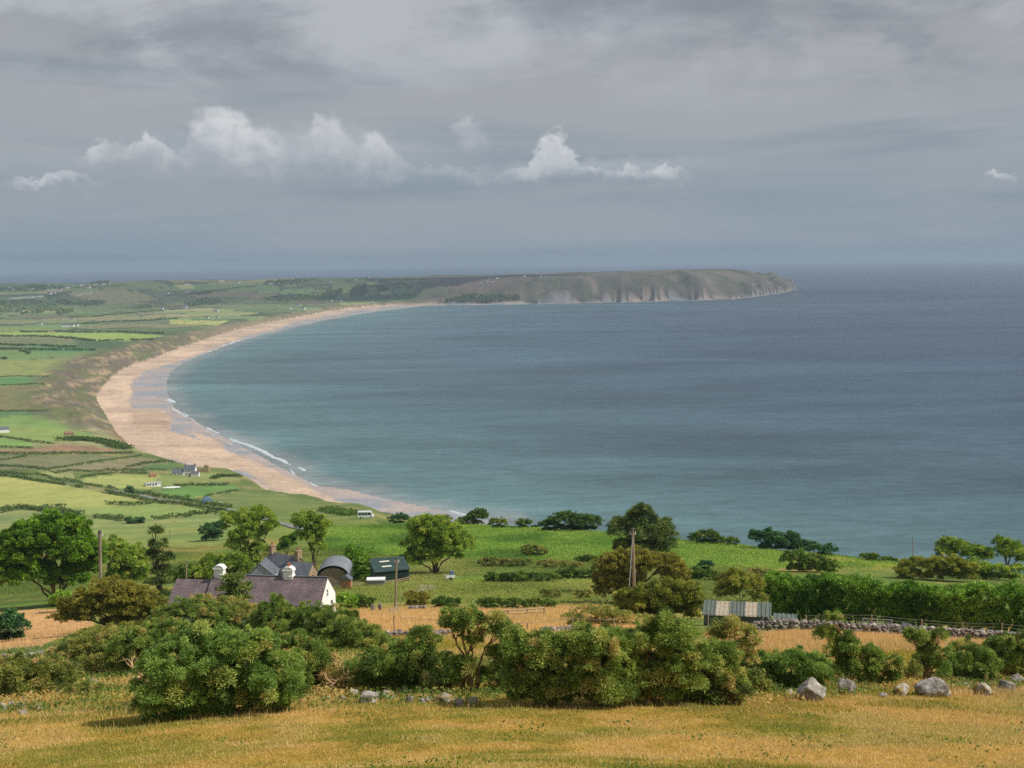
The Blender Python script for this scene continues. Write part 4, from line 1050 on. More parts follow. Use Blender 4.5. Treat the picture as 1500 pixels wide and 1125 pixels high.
# --- hedgerows of the left fields: strips of leaf clumps laid along the field edges
def hedgerow(label, pts, h, w_=1.6, group=None, tone=0., mat=None, gap=.08, leaf=.5, name='hedge', kind=None, cat='hedge'):
    W = [ground(x, y) for x, y in pts]
    o0 = np.array(W[len(W) // 2]); VV, TT = [], []
    for p, q in zip(W[:-1], W[1:]):
        p = np.array(p); q = np.array(q); ln = math.hypot(q[0] - p[0], q[1] - p[1])
        n = max(3, int(ln * (w_ + 1.5) * h * 1.4 / (leaf * leaf) * .42 / 6 * 3.2))
        for i in range(n):
            t_ = random.random(); c = p + (q - p) * t_
            if vnoise(t_ * ln / 9 + p[0], p[1], 4) < gap: continue
            hh = h * (.55 + .75 * vnoise(t_ * ln / 6 + p[1], p[0], 8))
            dx, dy = random.uniform(-.5, .5) * w_, random.uniform(-.5, .5) * w_
            x, y = c[0] + dx, c[1] + dy
            z = float(terrain(x, y)) + random.uniform(.15, 1) * hh
            m = 6; dd = rdirs(m); dd[:, 2] = np.abs(dd[:, 2])
            v, tt_ = leaf_tris(np.array([x, y, z])[None] - o0 + dd * leaf * .6, dd, leaf * 1.3, leaf * .9, np.clip(.45 + tone + RNG.normal(0, .12) + RNG.normal(0, .12, m), 0, 1))
            VV.append(v); TT.append(tt_)
    V = np.concatenate(VV)
    NLEAF[0] += len(V) // 3
    o = mesh_np(name, V, np.arange(len(V)).reshape(-1, 3), 3, mat or M_HROW, None, tone=np.concatenate(TT))
    o.location = o0
    return tag(o, label, cat, group, kind)
GH = 'hedges between the fields of the left slope'
HED = [
 ('long straight black-green hedge under the brown strip, reaching towards the beach', [(-20,665),(60,666),(120,665),(196,665)], 2.6, 3.2),
 ('wavy hedge under the two dull olive fields', [(-20,684),(36,685.5),(66,688.5),(102,690),(132,691.5),(180,689.5),(215,692)], 2.2, 2.6),
 ('thin hedge running slantwise between the two olive fields', [(67,688),(100,683.5),(126,679.6),(150,675),(180,672),(208,668)], 1.6, 1.8),
 ('short hedge at the left end of the upper olive field', [(-20,678),(0,675),(20,672),(40,668)], 1.6, 2.0),
 ('upper hedge of the sunken lane, left half', [(-20,691),(0,693),(36,696.5),(72,700.6),(96,704),(120,709),(150,714)], 2.3, 2.4),
 ('upper hedge of the lane, right half down to the tarp', [(158,714),(170,718),(199,722.8),(230,727.6),(254,731),(278,735),(302,738.4),(338,744.4)], 2.2, 2.4),
 ('lower hedge of the lane above the big yellow field', [(-20,694.5),(0,697),(34,701),(60,706),(96,711)], 2.2, 2.4),
 ('short lump of hedge on the lane corner of the yellow field', [(111,713.5),(120,714.5)], 2.0, 2.0),
 ('lower hedge of the lane past the yellow field', [(156,722),(180,726),(205,731),(230,736.5),(266,738.5),(290,743),(330,749)], 2.2, 2.4),
 ('thick dark hedge bank below the big yellow field', [(-20,753),(0,752),(18,748),(36,745.5),(62,748),(90,752),(120,755.6)], 3.0, 3.6),
 ('short hedge lump right of the thick bank', [(62,744),(80,743.5),(95,744)], 2.0, 3.0),
 ('dark hedge left of the round field bush', [(140,758.5),(160,760.5),(180,763)], 2.2, 2.6),
 ('grey-green hedge at the right tip of the yellow field', [(153,740),(177,739),(201,740),(224,738)], 2.2, 2.8),
 ('hedge right of the round field bush running to the lane', [(224,762),(250,759),(272,758),(284,754.5),(323,754)], 2.2, 2.6),
 ('curving hedge above the pale green corner field', [(110,702),(125,698.5),(144,696),(165,694),(190,694),(218,694.5)], 2.0, 2.4),
 ('hedge below the white seaside house', [(255,713),(285,711),(310,711.5),(335,711.5)], 2.6, 3.4),
 ('thin hedge under the bright green field by the tarp', [(272,732),(302,727),(325,722.5),(350,719)], 1.6, 1.8),
 ('dark hedge on the cliff field left of the seaside house', [(185,685),(218,679),(240,677),(256,677.5)], 2.4, 3.0),
 ('thin hedge in the cliff field left of the seaside house', [(208,687),(225,688),(244,689)], 1.4, 1.8),
 ('hedge under the grey farm roof on the left edge', [(-20,639),(0,641),(30,644.4),(50,648.6),(79,650.5)], 2.4, 3.0),
 ('hedge above the brown strip on the left edge', [(-20,656),(0,655.5),(25,656),(48,657.5)], 2.2, 3.6),
 ('hedge crossing the fields left of the brown dunes, lower one', [(-20,603.5),(0,603),(40,603),(71,602)], 2.4, 3.0),
 ('hedge crossing the fields left of the dunes, middle one', [(-20,565.5),(0,565),(30,564),(64,563.4)], 2.2, 3.0),
 ('hedge crossing the fields left of the dunes, upper one', [(-20,553),(0,552.8),(40,551.8),(72,551.4)], 2.0, 2.6),
]
for lab, pts, h, w_ in HED: hedgerow(lab, pts, h * .8, w_ * .8, GH, leaf=.55)
hedgerow('wide bank of dark scrub between the cliff and the brown strip', [(92,646),(112,644.5),(137,645.5),(160,650),(182,658)], 3.0, 16, 'scrub banks by the beach', leaf=.8, name='scrub_bank', cat='scrub', mat=M_SCRUB, tone=-.22)
hedgerow('dark scrub on the cliff edge below the seaside house', [(312,702),(322,698.5),(340,698),(352,699.5)], 2.2, 5, 'scrub banks by the beach', leaf=.6, name='scrub_bank', cat='scrub', mat=M_SCRUB, tone=-.22)
hedgerow('rough dark bank of scrub on the shore left of the parked van', [(480,748),(500,752),(520,755)], 1.6, 8, 'scrub banks by the beach', leaf=.6, name='scrub_bank', cat='scrub', mat=M_SCRUB, tone=-.1)
bush('round dark bush alone between the lower fields', (200, 767), [(193,762,9,5),(206,763,9,4.5)], 'dark', cat='bush', name='bush', clump=1.6, leafk=1.6)
bush('round bush at the bend of the lane', (190, 722), [(190,717.5,7,4.5)], 'dark', cat='bush', name='bush', clump=1.6, leafk=2)

GF = 'far hedges beyond the dunes'
for lab, pts in [
 ('far dark hedge below the bright lime green strip field', [(-20,493),(0,493),(65,493.6),(108,496.6),(138,500),(180,499),(225,498)]),
 ('far hedge along the top of the lime green strip field', [(30,486.4),(90,486.8),(180,487),(240,489)]),
 ('far hedge on the upper edge of the emerald strips', [(-20,505.5),(24,506),(70,507.5),(114,509)]),
 ('far hedge between the two emerald strips', [(-20,511),(0,511.6),(40,512.6),(84,513.4),(140,513.5)]),
 ('far short hedge on the left edge under the emerald strips', [(-20,525),(0,525.5),(13,526.5)]),
 ('far hedge stub left of the emerald strips', [(30,514),(40,516.5),(45,519)]),
 ('far hedge just above the yellow striped field', [(100,466),(150,463),(200,458),(240,456)]),
 ('far hedge line across the plain right of the grey farm', [(120,475),(160,472),(220,470),(260,467)]),
 ('far hedge below the white farm on the heath foot', [(190,450.5),(225,450),(260,449.5),(285,448.5)]),
 ('far hedge under the ridge below the white church', [(100,422.5),(128,421.5),(160,420),(185,418)]),
 ('far hedge under the twin white farms', [(245,434),(265,432),(290,431),(305,430.5)]),
 ('far hedge running over the ridge field to the right', [(300,428),(330,424),(360,421),(385,419)]),
 ('far dark hedge on the ridge left of the bright roofs', [(395,418),(420,417),(440,416)]),
 ('far hedge on the ridge under the white ridge house', [(505,412),(520,410),(540,409),(560,411)]),
 ('far hedge on the heath right of the square wood', [(570,418),(590,416),(605,420)]),
]: hedgerow(lab, pts, 3.4, 5, GF, leaf=1.8, gap=.25, tone=-.05)

# far woods that read as one mass
def wood(px_pts, n, h, name='woodland'):
    P = np.array(px_pts, float); o0 = np.array(ground(*P.mean(0)))
    VV, TT = [], []
    c = 0; tries = 0
    while c < n and tries < n * 20:
        tries += 1
        x = random.uniform(P[:, 0].min(), P[:, 0].max()); y = random.uniform(P[:, 1].min(), P[:, 1].max())
        if sdist(np.array([x]), np.array([y]), P)[0] < 0: continue
        g = np.array(ground(x, y)); c += 1
        m = 40; rd = h * random.uniform(.5, .9); dd = rdirs(m); dd[:, 2] = np.abs(dd[:, 2])
        zc = h * random.uniform(.3, .6)
        v, t_ = leaf_tris(g - o0 + [0, 0, zc] + dd * rd * RNG.uniform(.7, 1.05, m)[:, None], dd, rd * .6, rd * .5, np.clip(.42 + RNG.normal(0, .16) + RNG.normal(0, .08, m), 0, 1))
        VV.append(v); TT.append(t_)
    V = np.concatenate(VV)
    o = mesh_np(name, V, np.arange(len(V)).reshape(-1, 3), 3, M_HROW, None, tone=np.concatenate(TT)); o.location = o0
    tag(o, kind='stuff')
for pts, n in [([(-30,446),(10,442),(50,440),(70,446),(95,452),(70,460),(45,463),(10,459),(-30,458)], 90), ([(78,444),(95,441),(110,446),(150,441),(155,446),(130,449),(110,449)], 50),
  ([(83,456),(110,456),(100,460),(85,462)], 16), ([(203,450),(222,448),(220,453),(205,454)], 14), ([(270,446),(300,439),(318,441),(330,444),(300,449),(272,449)], 40), ([(384,438),(420,433),(460,434),(462,440),(420,442),(390,441)], 60),
  ([(460,436),(480,429),(500,425),(503,428),(490,436),(468,441)], 50), ([(513,430),(520,421),(535,419),(539,428),(530,436),(515,438)], 50), ([(553,424),(560,420.5),(568,423),(567,427),(556,427)], 16),
  ([(640,444),(690,433),(720,434),(760,434),(760,442),(700,444)], 70), ([(0,423),(45,420),(90,419),(95,423),(40,428),(0,428)], 40), ([(130,417),(150,412.5),(165,416),(150,418)], 14), ([(383,416),(400,412),(460,412),(440,416)], 30), ([(275,432),(300,428),(312,430),(290,433)], 14)]:
    wood(pts, n * 3, 9)
print('leaves', NLEAF[0])
# ------------------------------------------------------------------ built things
def px_k(g): return math.hypot(g.x, g.y) / F
def site(name, px, py, label, cat, rot=0.0, r=None, group=None):
    g = ground(px, py, r); a = math.atan2(g.x, g.y)
    return empty(name, g, -a + rad(rot), label, cat, group), px_k(g) * 1.02

WHITE = plain_mat('limewash', [lin(222, 220, 214), lin(240, 238, 232)], scale=1.2, rough=.9, contrast=(.3, .6))
GREYW = plain_mat('grey_render', [lin(150, 154, 162), lin(176, 180, 188)], scale=1.5, rough=.9)
STONEW = plain_mat('rubble_stonework', [lin(104, 88, 70), lin(166, 142, 112), lin(196, 172, 140)], scale=4.5, rough=.95, bump=.06, detail=3)
GLASS = plain_mat('window_glass', [lin(40, 48, 54), lin(58, 66, 74)], scale=.8, rough=.12, spec=.6)
FRAMEW = plain_mat('white_paint', [lin(214, 216, 216), lin(236, 236, 234)], scale=3, rough=.5)
TERRA = plain_mat('terracotta', [lin(150, 84, 62), lin(178, 106, 80)], scale=6, rough=.8)
def slate_mat(name, c1, c2):
    m, nt = new_mat(name)
    tc = N(nt, 'ShaderNodeTexCoord')
    mp = N(nt, 'ShaderNodeMapping'); mp.inputs['Scale'].default_value = (1, 1.35, 1.35); L(nt, tc.outputs['Object'], mp.inputs[0])
    sw = N(nt, 'ShaderNodeSeparateXYZ'); L(nt, mp.outputs[0], sw.inputs[0])
    cb = N(nt, 'ShaderNodeCombineXYZ'); L(nt, sw.outputs[0], cb.inputs[0]); L(nt, sw.outputs[2], cb.inputs[1])
    bk = N(nt, 'ShaderNodeTexBrick'); bk.inputs['Scale'].default_value = 2.6; bk.inputs['Mortar Size'].default_value = .012; bk.inputs['Color1'].default_value = (*c1, 1); bk.inputs['Color2'].default_value = (*c2, 1)
    bk.inputs['Mortar'].default_value = (*(c1 * .45), 1); L(nt, cb.outputs[0], bk.inputs['Vector'])
    no = N(nt, 'ShaderNodeTexNoise'); no.inputs['Scale'].default_value = .9; no.inputs['Detail'].default_value = 7; L(nt, tc.outputs['Object'], no.inputs['Vector'])
    mr = N(nt, 'ShaderNodeMapRange'); mr.inputs['From Min'].default_value = .3; mr.inputs['From Max'].default_value = .7; mr.inputs['To Min'].default_value = .75; mr.inputs['To Max'].default_value = 1.3; L(nt, no.outputs['Fac'], mr.inputs[0])
    vm = N(nt, 'ShaderNodeVectorMath', operation='SCALE'); L(nt, bk.outputs['Color'], vm.inputs[0]); L(nt, mr.outputs[0], vm.inputs['Scale'])
    b = N(nt, 'ShaderNodeBsdfPrincipled'); L(nt, vm.outputs[0], b.inputs['Base Color']); b.inputs['Roughness'].default_value = .55; b.inputs['Specular IOR Level'].default_value = .3
    bp = N(nt, 'ShaderNodeBump'); bp.inputs['Distance'].default_value = .02; L(nt, bk.outputs['Fac'], bp.inputs['Height']); L(nt, bp.outputs[0], b.inputs['Normal'])
    o = N(nt, 'ShaderNodeOutputMaterial'); L(nt, b.outputs[0], o.inputs[0]); return m
SLATE_P = slate_mat('purple_slate', lin(104, 90, 93), lin(132, 114, 114))
SLATE_G = slate_mat('grey_slate', lin(92, 96, 104), lin(112, 116, 122))
def corr_mat(name, c1, c2, scale=5.0, axis=0, rough=.5):
    m, nt = new_mat(name)
    tc = N(nt, 'ShaderNodeTexCoord')
    wv = N(nt, 'ShaderNodeTexWave', wave_type='BANDS', bands_direction='XYZ'[axis]); wv.inputs['Scale'].default_value = scale; L(nt, tc.outputs['Object'], wv.inputs['Vector'])
    no = N(nt, 'ShaderNodeTexNoise'); no.inputs['Scale'].default_value = 1.1; no.inputs['Detail'].default_value = 7; L(nt, tc.outputs['Object'], no.inputs['Vector'])
    r = ramp(nt, [c1, c2], [.3, .7]); L(nt, no.outputs['Fac'], r.inputs[0])
    b = N(nt, 'ShaderNodeBsdfPrincipled'); L(nt, r.outputs[0], b.inputs['Base Color']); b.inputs['Roughness'].default_value = rough
    bp = N(nt, 'ShaderNodeBump'); bp.inputs['Distance'].default_value = .05; L(nt, wv.outputs['Fac'], bp.inputs['Height']); L(nt, bp.outputs[0], b.inputs['Normal'])
    o = N(nt, 'ShaderNodeOutputMaterial'); L(nt, b.outputs[0], o.inputs[0]); return m

def gable(mbw, mbr, x0, x1, y0, y1, wh, rh, over=.18, th=.09, eave=.2):
    """house body with its ridge along x: walls with gables into mbw, two roof slabs into mbr"""
    ym = (y0 + y1) / 2
    mbw.prism([(y0, -.4), (y1, -.4), (y1, wh), (ym, wh + rh - .02), (y0, wh)], 'x', x0, x1)
    for s in (-1, 1):
        ye = y0 if s < 0 else y1
        dy = ye - ym; sl_ = rh / abs(dy); ey = ye + s * eave; ez = wh - eave * sl_
        n = Vector((0, s * sl_, 1)).normalized() * th
        prof = [(ym, wh + rh + .01), (ey, ez + .01), (ey + n.y, ez + n.z), (ym, wh + rh + th / Vector((0, s * sl_, 1)).normalized().z)]
        mbr.prism(prof, 'x', x0 - over, x1 + over)

def window(root, x0, x1, z0, z1, y, axis='y', out=-1, name='window'):
    """a window set on a wall facing along an axis: frame with a glass pane under it"""
    f = MB(); t = .07
    def bx(a0, a1, b0, b1, d0, d1):
        lo, hi = sorted((y + out * d0, y + out * d1))
        if axis == 'y': f.box(a0, a1, lo, hi, b0, b1)
        else: f.box(lo, hi, a0, a1, b0, b1)
    for q in ((x0, x0 + t, z0, z1), (x1 - t, x1, z0, z1), (x0 + t, x1 - t, z0, z0 + t), (x0 + t, x1 - t, z1 - t, z1)): bx(*q, .003, .05)
    m_ = (z0 + z1) / 2; bx(x0 + t, x1 - t, m_ - .025, m_ + .025, .003, .045)
    fr = f.build(name, FRAMEW, root)
    f2 = MB(); lo, hi = sorted((y + out * .004, y + out * .02))
    if axis == 'y': f2.box(x0 + t, x1 - t, lo, hi, z0 + t, z1 - t)
    else: f2.box(lo, hi, x0 + t, x1 - t, z0 + t, z1 - t)
    f2.build('pane', GLASS, fr)

# long white cottage
root, k = site('cottage', 470, 913, 'long low white cottage with purple slate roof and two white chimneys', 'cottage', rot=-17)
w_, rf = MB(), MB()
Lm = 176 * k; D = 5.4; wh, rh = 1.85, 2.15
gable(w_, rf, -Lm, 0, 0, D, wh, rh, over=.03)
gable(w_, rf, -Lm - 4.0, -Lm - .05, .15, D - .15, wh - .15, rh - .4, over=.02)
w_.build('wall', WHITE, root); rf.build('roof', SLATE_P, root)
rl = MB(); rl.box(-Lm, .03, D / 2 - .13, D / 2 + .13, wh + rh + .06, wh + rh + .16); rl.build('ridge_tile', SLATE_G, root)
for cx, pot in ((-Lm * .335, True), (-Lm + .7, False)):
    c = MB(); zb = wh + rh - .6; y_ = D / 2; q = .66
    c.box(cx - .72 * q, cx + .72 * q, y_ - .6 * q, y_ + .6 * q, zb, zb + .7)
    c.box(cx - .84 * q, cx + .84 * q, y_ - .72 * q, y_ + .72 * q, zb + .7, zb + .8)
    c.box(cx - .74 * q, cx + .74 * q, y_ - .62 * q, y_ + .62 * q, zb + .8, zb + 1.3)
    c.box(cx - .9 * q, cx + .9 * q, y_ - .76 * q, y_ + .76 * q, zb + 1.3, zb + 1.4)
    c.prism([(cx + .86 * q * math.cos(a), zb + 1.4 + .36 * math.sin(a)) for a in np.linspace(0, math.pi, 11)], 'y', y_ - .7 * q, y_ + .7 * q)
    co = c.build('chimney', WHITE, root)
    if pot:
        p = MB(); p.tube([(cx, y_, zb + 1.7), (cx, y_, zb + 1.95), (cx, y_, zb + 2.08)], [.18, .15, .18], 10); p.build('chimney_pot', TERRA, co)
window(root, 2.2, 2.75, 2.15, 2.95, 0.0, 'x', 1)
window(root, 3.5, 4.3, .5, 1.5, 0.0, 'x', 1)
for x in (-3.2, -7.4, -12.8): window(root, x, x + .85, .6, 1.45, 0.0, 'y', -1)
d_ = MB(); d_.box(-5.6, -4.7, -.04, -.004, 0, 1.65); d_.build('door', plain_mat('blue_door', [lin(60, 84, 110), lin(74, 98, 122)], rough=.5), root)
g_ = MB(); g_.tube([(-Lm, -.3, wh - .28), (0, -.3, wh - .28)], .06, 6); g_.build('gutter', plain_mat('gutter', [lin(60, 62, 64), lin(84, 86, 88)]), root)

# stone farmhouse with two chimneys
root, k = site('farmhouse', 419, 852, 'old stone farmhouse with two brick chimneys behind the cottage', 'farmhouse', rot=-52)
w_, rf = MB(), MB(); gable(w_, rf, -4.2, 4.2, -2.6, 2.6, 2.5, 2.4, over=.08)
w_.build('wall', STONEW, root); rf.build('roof', SLATE_G, root)
for cx in (-3.75, 3.75):
    c = MB(); c.box(cx - .45, cx + .45, -.5, .5, 4.2, 6.1); c.box(cx - .52, cx + .52, -.58, .58, 6.1, 6.3)
    co = c.build('chimney', STONEW, root); p = MB(); p.tube([(cx, 0, 6.3), (cx, 0, 6.8)], [.2, .16], 8); p.build('chimney_pot', TERRA, co)
window(root, -.4, .5, 2.6, 3.5, 4.2, 'x', 1)
root, k = site('outhouse', 386, 856, 'grey gabled outhouse in front of the stone farmhouse', 'outhouse', rot=78)
w_, rf = MB(), MB(); gable(w_, rf, -2.6, 2.6, -2.3, 2.3, 2.2, 2.0, over=.1)
w_.build('wall', GREYW, root); rf.build('roof', SLATE_G, root); window(root, -.4, .4, .9, 1.7, -2.3, 'y', -1)
root, k = site('stone_barn', 449, 856, 'small stone barn with a sunlit gable right of the farmhouse', 'barn', rot=-25)
w_, rf = MB(), MB(); gable(w_, rf, -3.4, 1.2, -2.1, 2.1, 1.9, 1.9, over=.12)
w_.build('wall', STONEW, root); rf.build('roof', SLATE_G, root)
d_ = MB(); d_.box(1.203, 1.24, -.5, .5, 0, 1.7); d_.build('door', plain_mat('old_door', [lin(64, 54, 46), lin(90, 78, 64)]), root)

# arched barn
root, k = site('arched_barn', 488, 860, 'grey corrugated barn with an arched roof and dark hay front', 'barn', rot=-6)
Wb, Hb, Lb = 23 * k, 2.0, 7.5
arc = [(Wb * math.cos(a), Hb + 1.75 * math.sin(a)) for a in np.linspace(0, math.pi, 19)]
rf = MB(); inner = [(x * .985, z - .06) for x, z in arc]
rf.prism(arc + inner[::-1], 'y', -.3, Lb); rf.build('roof', corr_mat('grey_tin', lin(128, 132, 140), lin(158, 162, 168), 4, 1), root)
wl = MB(); wl.box(-Wb * .98, -Wb * .95, 0, Lb, -.3, Hb); wl.box(Wb * .95, Wb * .98, 0, Lb, -.3, Hb); wl.prism([(-Wb * .97, -.3), (Wb * .97, -.3)] + [(x * .965, z - .12) for x, z in arc], 'y', Lb - .15, Lb - .05); wl.build('wall', corr_mat('dark_tin', lin(70, 72, 78), lin(96, 98, 104), 4, 1), root)
hb = MB(); hb.prism([(-Wb * .93, -.3), (Wb * .93, -.3)] + [(x * .92, z - .5) for x, z in arc], 'y', .02, Lb - .4); hb.build('hay_stack', plain_mat('stacked_hay', [lin(88, 78, 68), lin(136, 122, 104), lin(172, 158, 138)], scale=3.0, bump=.15, detail=6), root)
root, k = site('brick_hut', 508, 862, 'small brick hut at the right foot of the arched barn', 'hut', rot=-12)
w_ = MB(); w_.box(-.8, .8, -.7, .7, -.3, 1.5); w_.build('wall', plain_mat('brick', [lin(150, 100, 74), lin(186, 134, 102)], scale=5), root)
rf = MB(); rf.prism([(-.95, 1.5), (.95, 1.5), (.9, 1.62), (0, 2.3), (-.9, 1.62)], 'y', -.85, .85); rf.build('roof', SLATE_G, root)

# green steel shed
root, k = site('green_shed', 575, 852, 'dark green steel shed with two pale roof lights', 'shed', rot=16)
GREEN = corr_mat('green_steel', lin(38, 66, 60), lin(52, 82, 74), 6, 0)
hw = 25.5 * k; w_ = MB(); w_.prism([(0, -.4), (3.6, -.4), (3.6, 3.3), (0, 1.95)], 'x', -hw, hw); w_.build('wall', GREEN, root)
rf = MB(); rf.prism([(-.25, 1.9), (3.8, 3.42), (3.8, 3.52), (-.25, 2.0)], 'x', -hw - .15, hw + .15); rr_ = rf.build('roof', corr_mat('green_roof', lin(54, 80, 74), lin(72, 98, 90), 6, 0), root)
for y in (1.0, 2.5):
    z = 1.99 + (y + .25) * .3753; s_ = MB(); s_.prism([(y, z + .012), (y + .3, z + .3 * .3753 + .012), (y + .3, z + .3 * .3753 + .05), (y, z + .05)], 'x', -hw * .5, hw * .0 + .2); s_.build('roof_light', plain_mat('roof_light', [lin(206, 200, 186), lin(222, 216, 204)]), root)
d_ = MB(); d_.box(hw * .3, hw * .8, -.05, -.004, 0, 1.75); d_.build('door', corr_mat('green_door', lin(30, 54, 50), lin(42, 66, 60), 6, 0), root)
root, k = site('metal_tank', 551, 857, 'low grey tank with a white lid in front of the green shed', 'tank', rot=-3)
b_ = MB(); b_.box(-13 * k, 13 * k, -.9, .9, -.2, .95); b_.build('tank_body', corr_mat('tank_tin', lin(120, 124, 126), lin(150, 154, 156), 3, 0), root)
b_ = MB(); b_.prism([(-1.0, .95), (1.0, .95), (1.0, 1.15), (0, 1.3), (-1.0, 1.15)], 'x', -13.4 * k, 13.4 * k); b_.build('lid', FRAMEW, root)

# blue and white trailer by the big tree
root, k = site('trailer', 660, 850, 'small blue and white farm trailer on the grass below the big round tree', 'trailer', rot=12)
BLUE = plain_mat('blue_paint', [lin(78, 100, 128), lin(98, 120, 146)], rough=.5)
b_ = MB(); b_.box(-.9, .7, -.5, .5, .45, .62); b_.box(-.9, -.84, -.5, .5, .62, 1.05); b_.box(.64, .7, -.5, .5, .62, 1.05); b_.box(-.84, .64, -.5, -.44, .62, 1.0); b_.build('body', FRAMEW, root)
b_ = MB(); b_.box(-.1, .6, -.42, .42, .63, 1.35); b_.prism([(-.1, 1.35), (.6, 1.35), (.5, 1.6), (0, 1.6)], 'y', -.4, .4); b_.build('tarpaulin', BLUE, root)
RUB = plain_mat('rubber', [lin(30, 30, 32), lin(46, 46, 48)])
for y in (-.6, .6):
    b_ = MB(); b_.tube([(-.1, y - .07, .32), (-.1, y + .07, .32)], .32, 14); b_.build('wheel', RUB, root)
b_ = MB(); b_.tube([(.7, 0, .5), (1.5, 0, .42)], .04, 6); b_.build('drawbar', plain_mat('steel', [lin(120, 122, 124), lin(150, 152, 154)], rough=.4, metal=.6), root)

# corrugated shed by the wall, and its lean-to
root, k = site('corrugated_shed', 1079, 918, 'long low shed with a ribbed green-grey roof and two rusty panels', 'shed', rot=-2, r=112)
OLIVE = plain_mat('painted_tin', [lin(86, 95, 87), lin(112, 120, 110)], scale=1.4, rough=.55)
RUST = plain_mat('rusty_sheet', [lin(150, 138, 118), lin(180, 166, 144)], scale=2.2, rough=.8)
hw = 49 * k
w_ = MB(); w_.box(-hw + .1, hw - .1, .1, 2.2, -.6, .82); w_.build('wall', corr_mat('shed_side', lin(84, 96, 104), lin(104, 116, 124), 4, 0), root)
def ribbed(mb, x0, x1, ya, za, yb, zb, pitch=.36, th=.03, rib=.07):
    n = max(1, int(round((x1 - x0) / pitch))); p = (x1 - x0) / n
    mb.prism([(ya, za), (yb, zb), (yb, zb + th), (ya, za + th)], 'x', x0, x1)
    for i in range(n + 1):
        c = min(max(x0 + i * p, x0 + .05), x1 - .05)
        mb.prism([(ya - .002, za + th), (yb - .002, zb + th), (yb - .002, zb + th + rib), (ya - .002, za + th + rib)], 'x', c - .045, c + .045)
rf = MB(); segs = [(-1, -.62, 0), (-.62, -.22, 1), (-.22, .24, 0), (.24, .6, 1), (.6, 1, 0)]
for a, b, q in segs:
    if not q: ribbed(rf, a * hw, b * hw, -.15, .9, 2.45, 1.46)
rf.build('roof', OLIVE, root)
for a, b, q in segs:
    if q:
        p_ = MB(); ribbed(p_, a * hw + .004, b * hw - .004, -.15, .9, 2.45, 1.46, rib=.03); p_.build('roof_panel', RUST, root)
root, k = site('lean_to', 1148, 917, 'small ribbed lean-to roof right of the corrugated shed', 'shed', rot=-4, r=112)
rf = MB(); ribbed(rf, -16 * k, 18 * k, -.6, .3, 1.3, .9); rf.build('roof', OLIVE, root)
w_ = MB(); w_.box(-15 * k, 17 * k, -.5, 1.2, -.6, .28); w_.build('wall', corr_mat('lean_to_side', lin(80, 88, 84), lin(98, 106, 100), 4, 0), root)
root, k = site('grey_hut', 1030, 866, 'tiny grey hut among the bushes above the corrugated shed', 'hut', rot=8, r=160)
w_ = MB(); w_.box(-.55, .55, -.5, .5, -.3, 1.2); w_.build('wall', GREYW, root)
rf = MB(); rf.prism([(-.7, 1.2), (.7, 1.2), (.7, 1.28), (-.7, 1.6)], 'y', -.65, .65); rf.build('roof', SLATE_G, root)

# things under the cypress hedge
GALV = plain_mat('galvanised_steel', [lin(150, 158, 166), lin(186, 194, 200)], rough=.4, scale=4, metal=.3)
DGALV = plain_mat('dull_steel', [lin(96, 100, 102), lin(130, 134, 136)], rough=.5, scale=4)
root, k = site('cattle_hurdle', 1285, 914, 'pale metal cattle hurdle under the cypress hedge', 'hurdle', rot=3, r=116)
h = MB(); hw = 20 * k
for z in (.15, .4, .65, .9, 1.1): h.tube([(-hw, 0, z), (hw, 0, z)], .025, 5)
h.build('rails', GALV, root)
for i in range(3):
    h = MB(); x = -hw + i * hw; h.tube([(x, 0, -.2), (x, 0, 1.15)], .035, 6); h.build('upright', GALV, root)
root, k = site('tin_sheet', 1330, 914, 'bluish tin sheet leaning under the cypress hedge', 'tin sheet', rot=-18, r=116)
h = MB(); h.face([(-.8, 0, 0), (.9, .1, -.1), (.2, .35, .75), (-.6, .3, .85)]); h.face([(-.8, .03, 0), (-.6, .33, .85), (.2, .38, .75), (.9, .13, -.1)])
for a, b in (((-.8, 0, 0), (.9, .1, -.1)), ((-.6, .3, .85), (.2, .35, .75))): h.tube([a, b], .02, 4)
h.build('sheet', plain_mat('blue_tin', [lin(120, 136, 150), lin(150, 166, 178)], rough=.45), root)

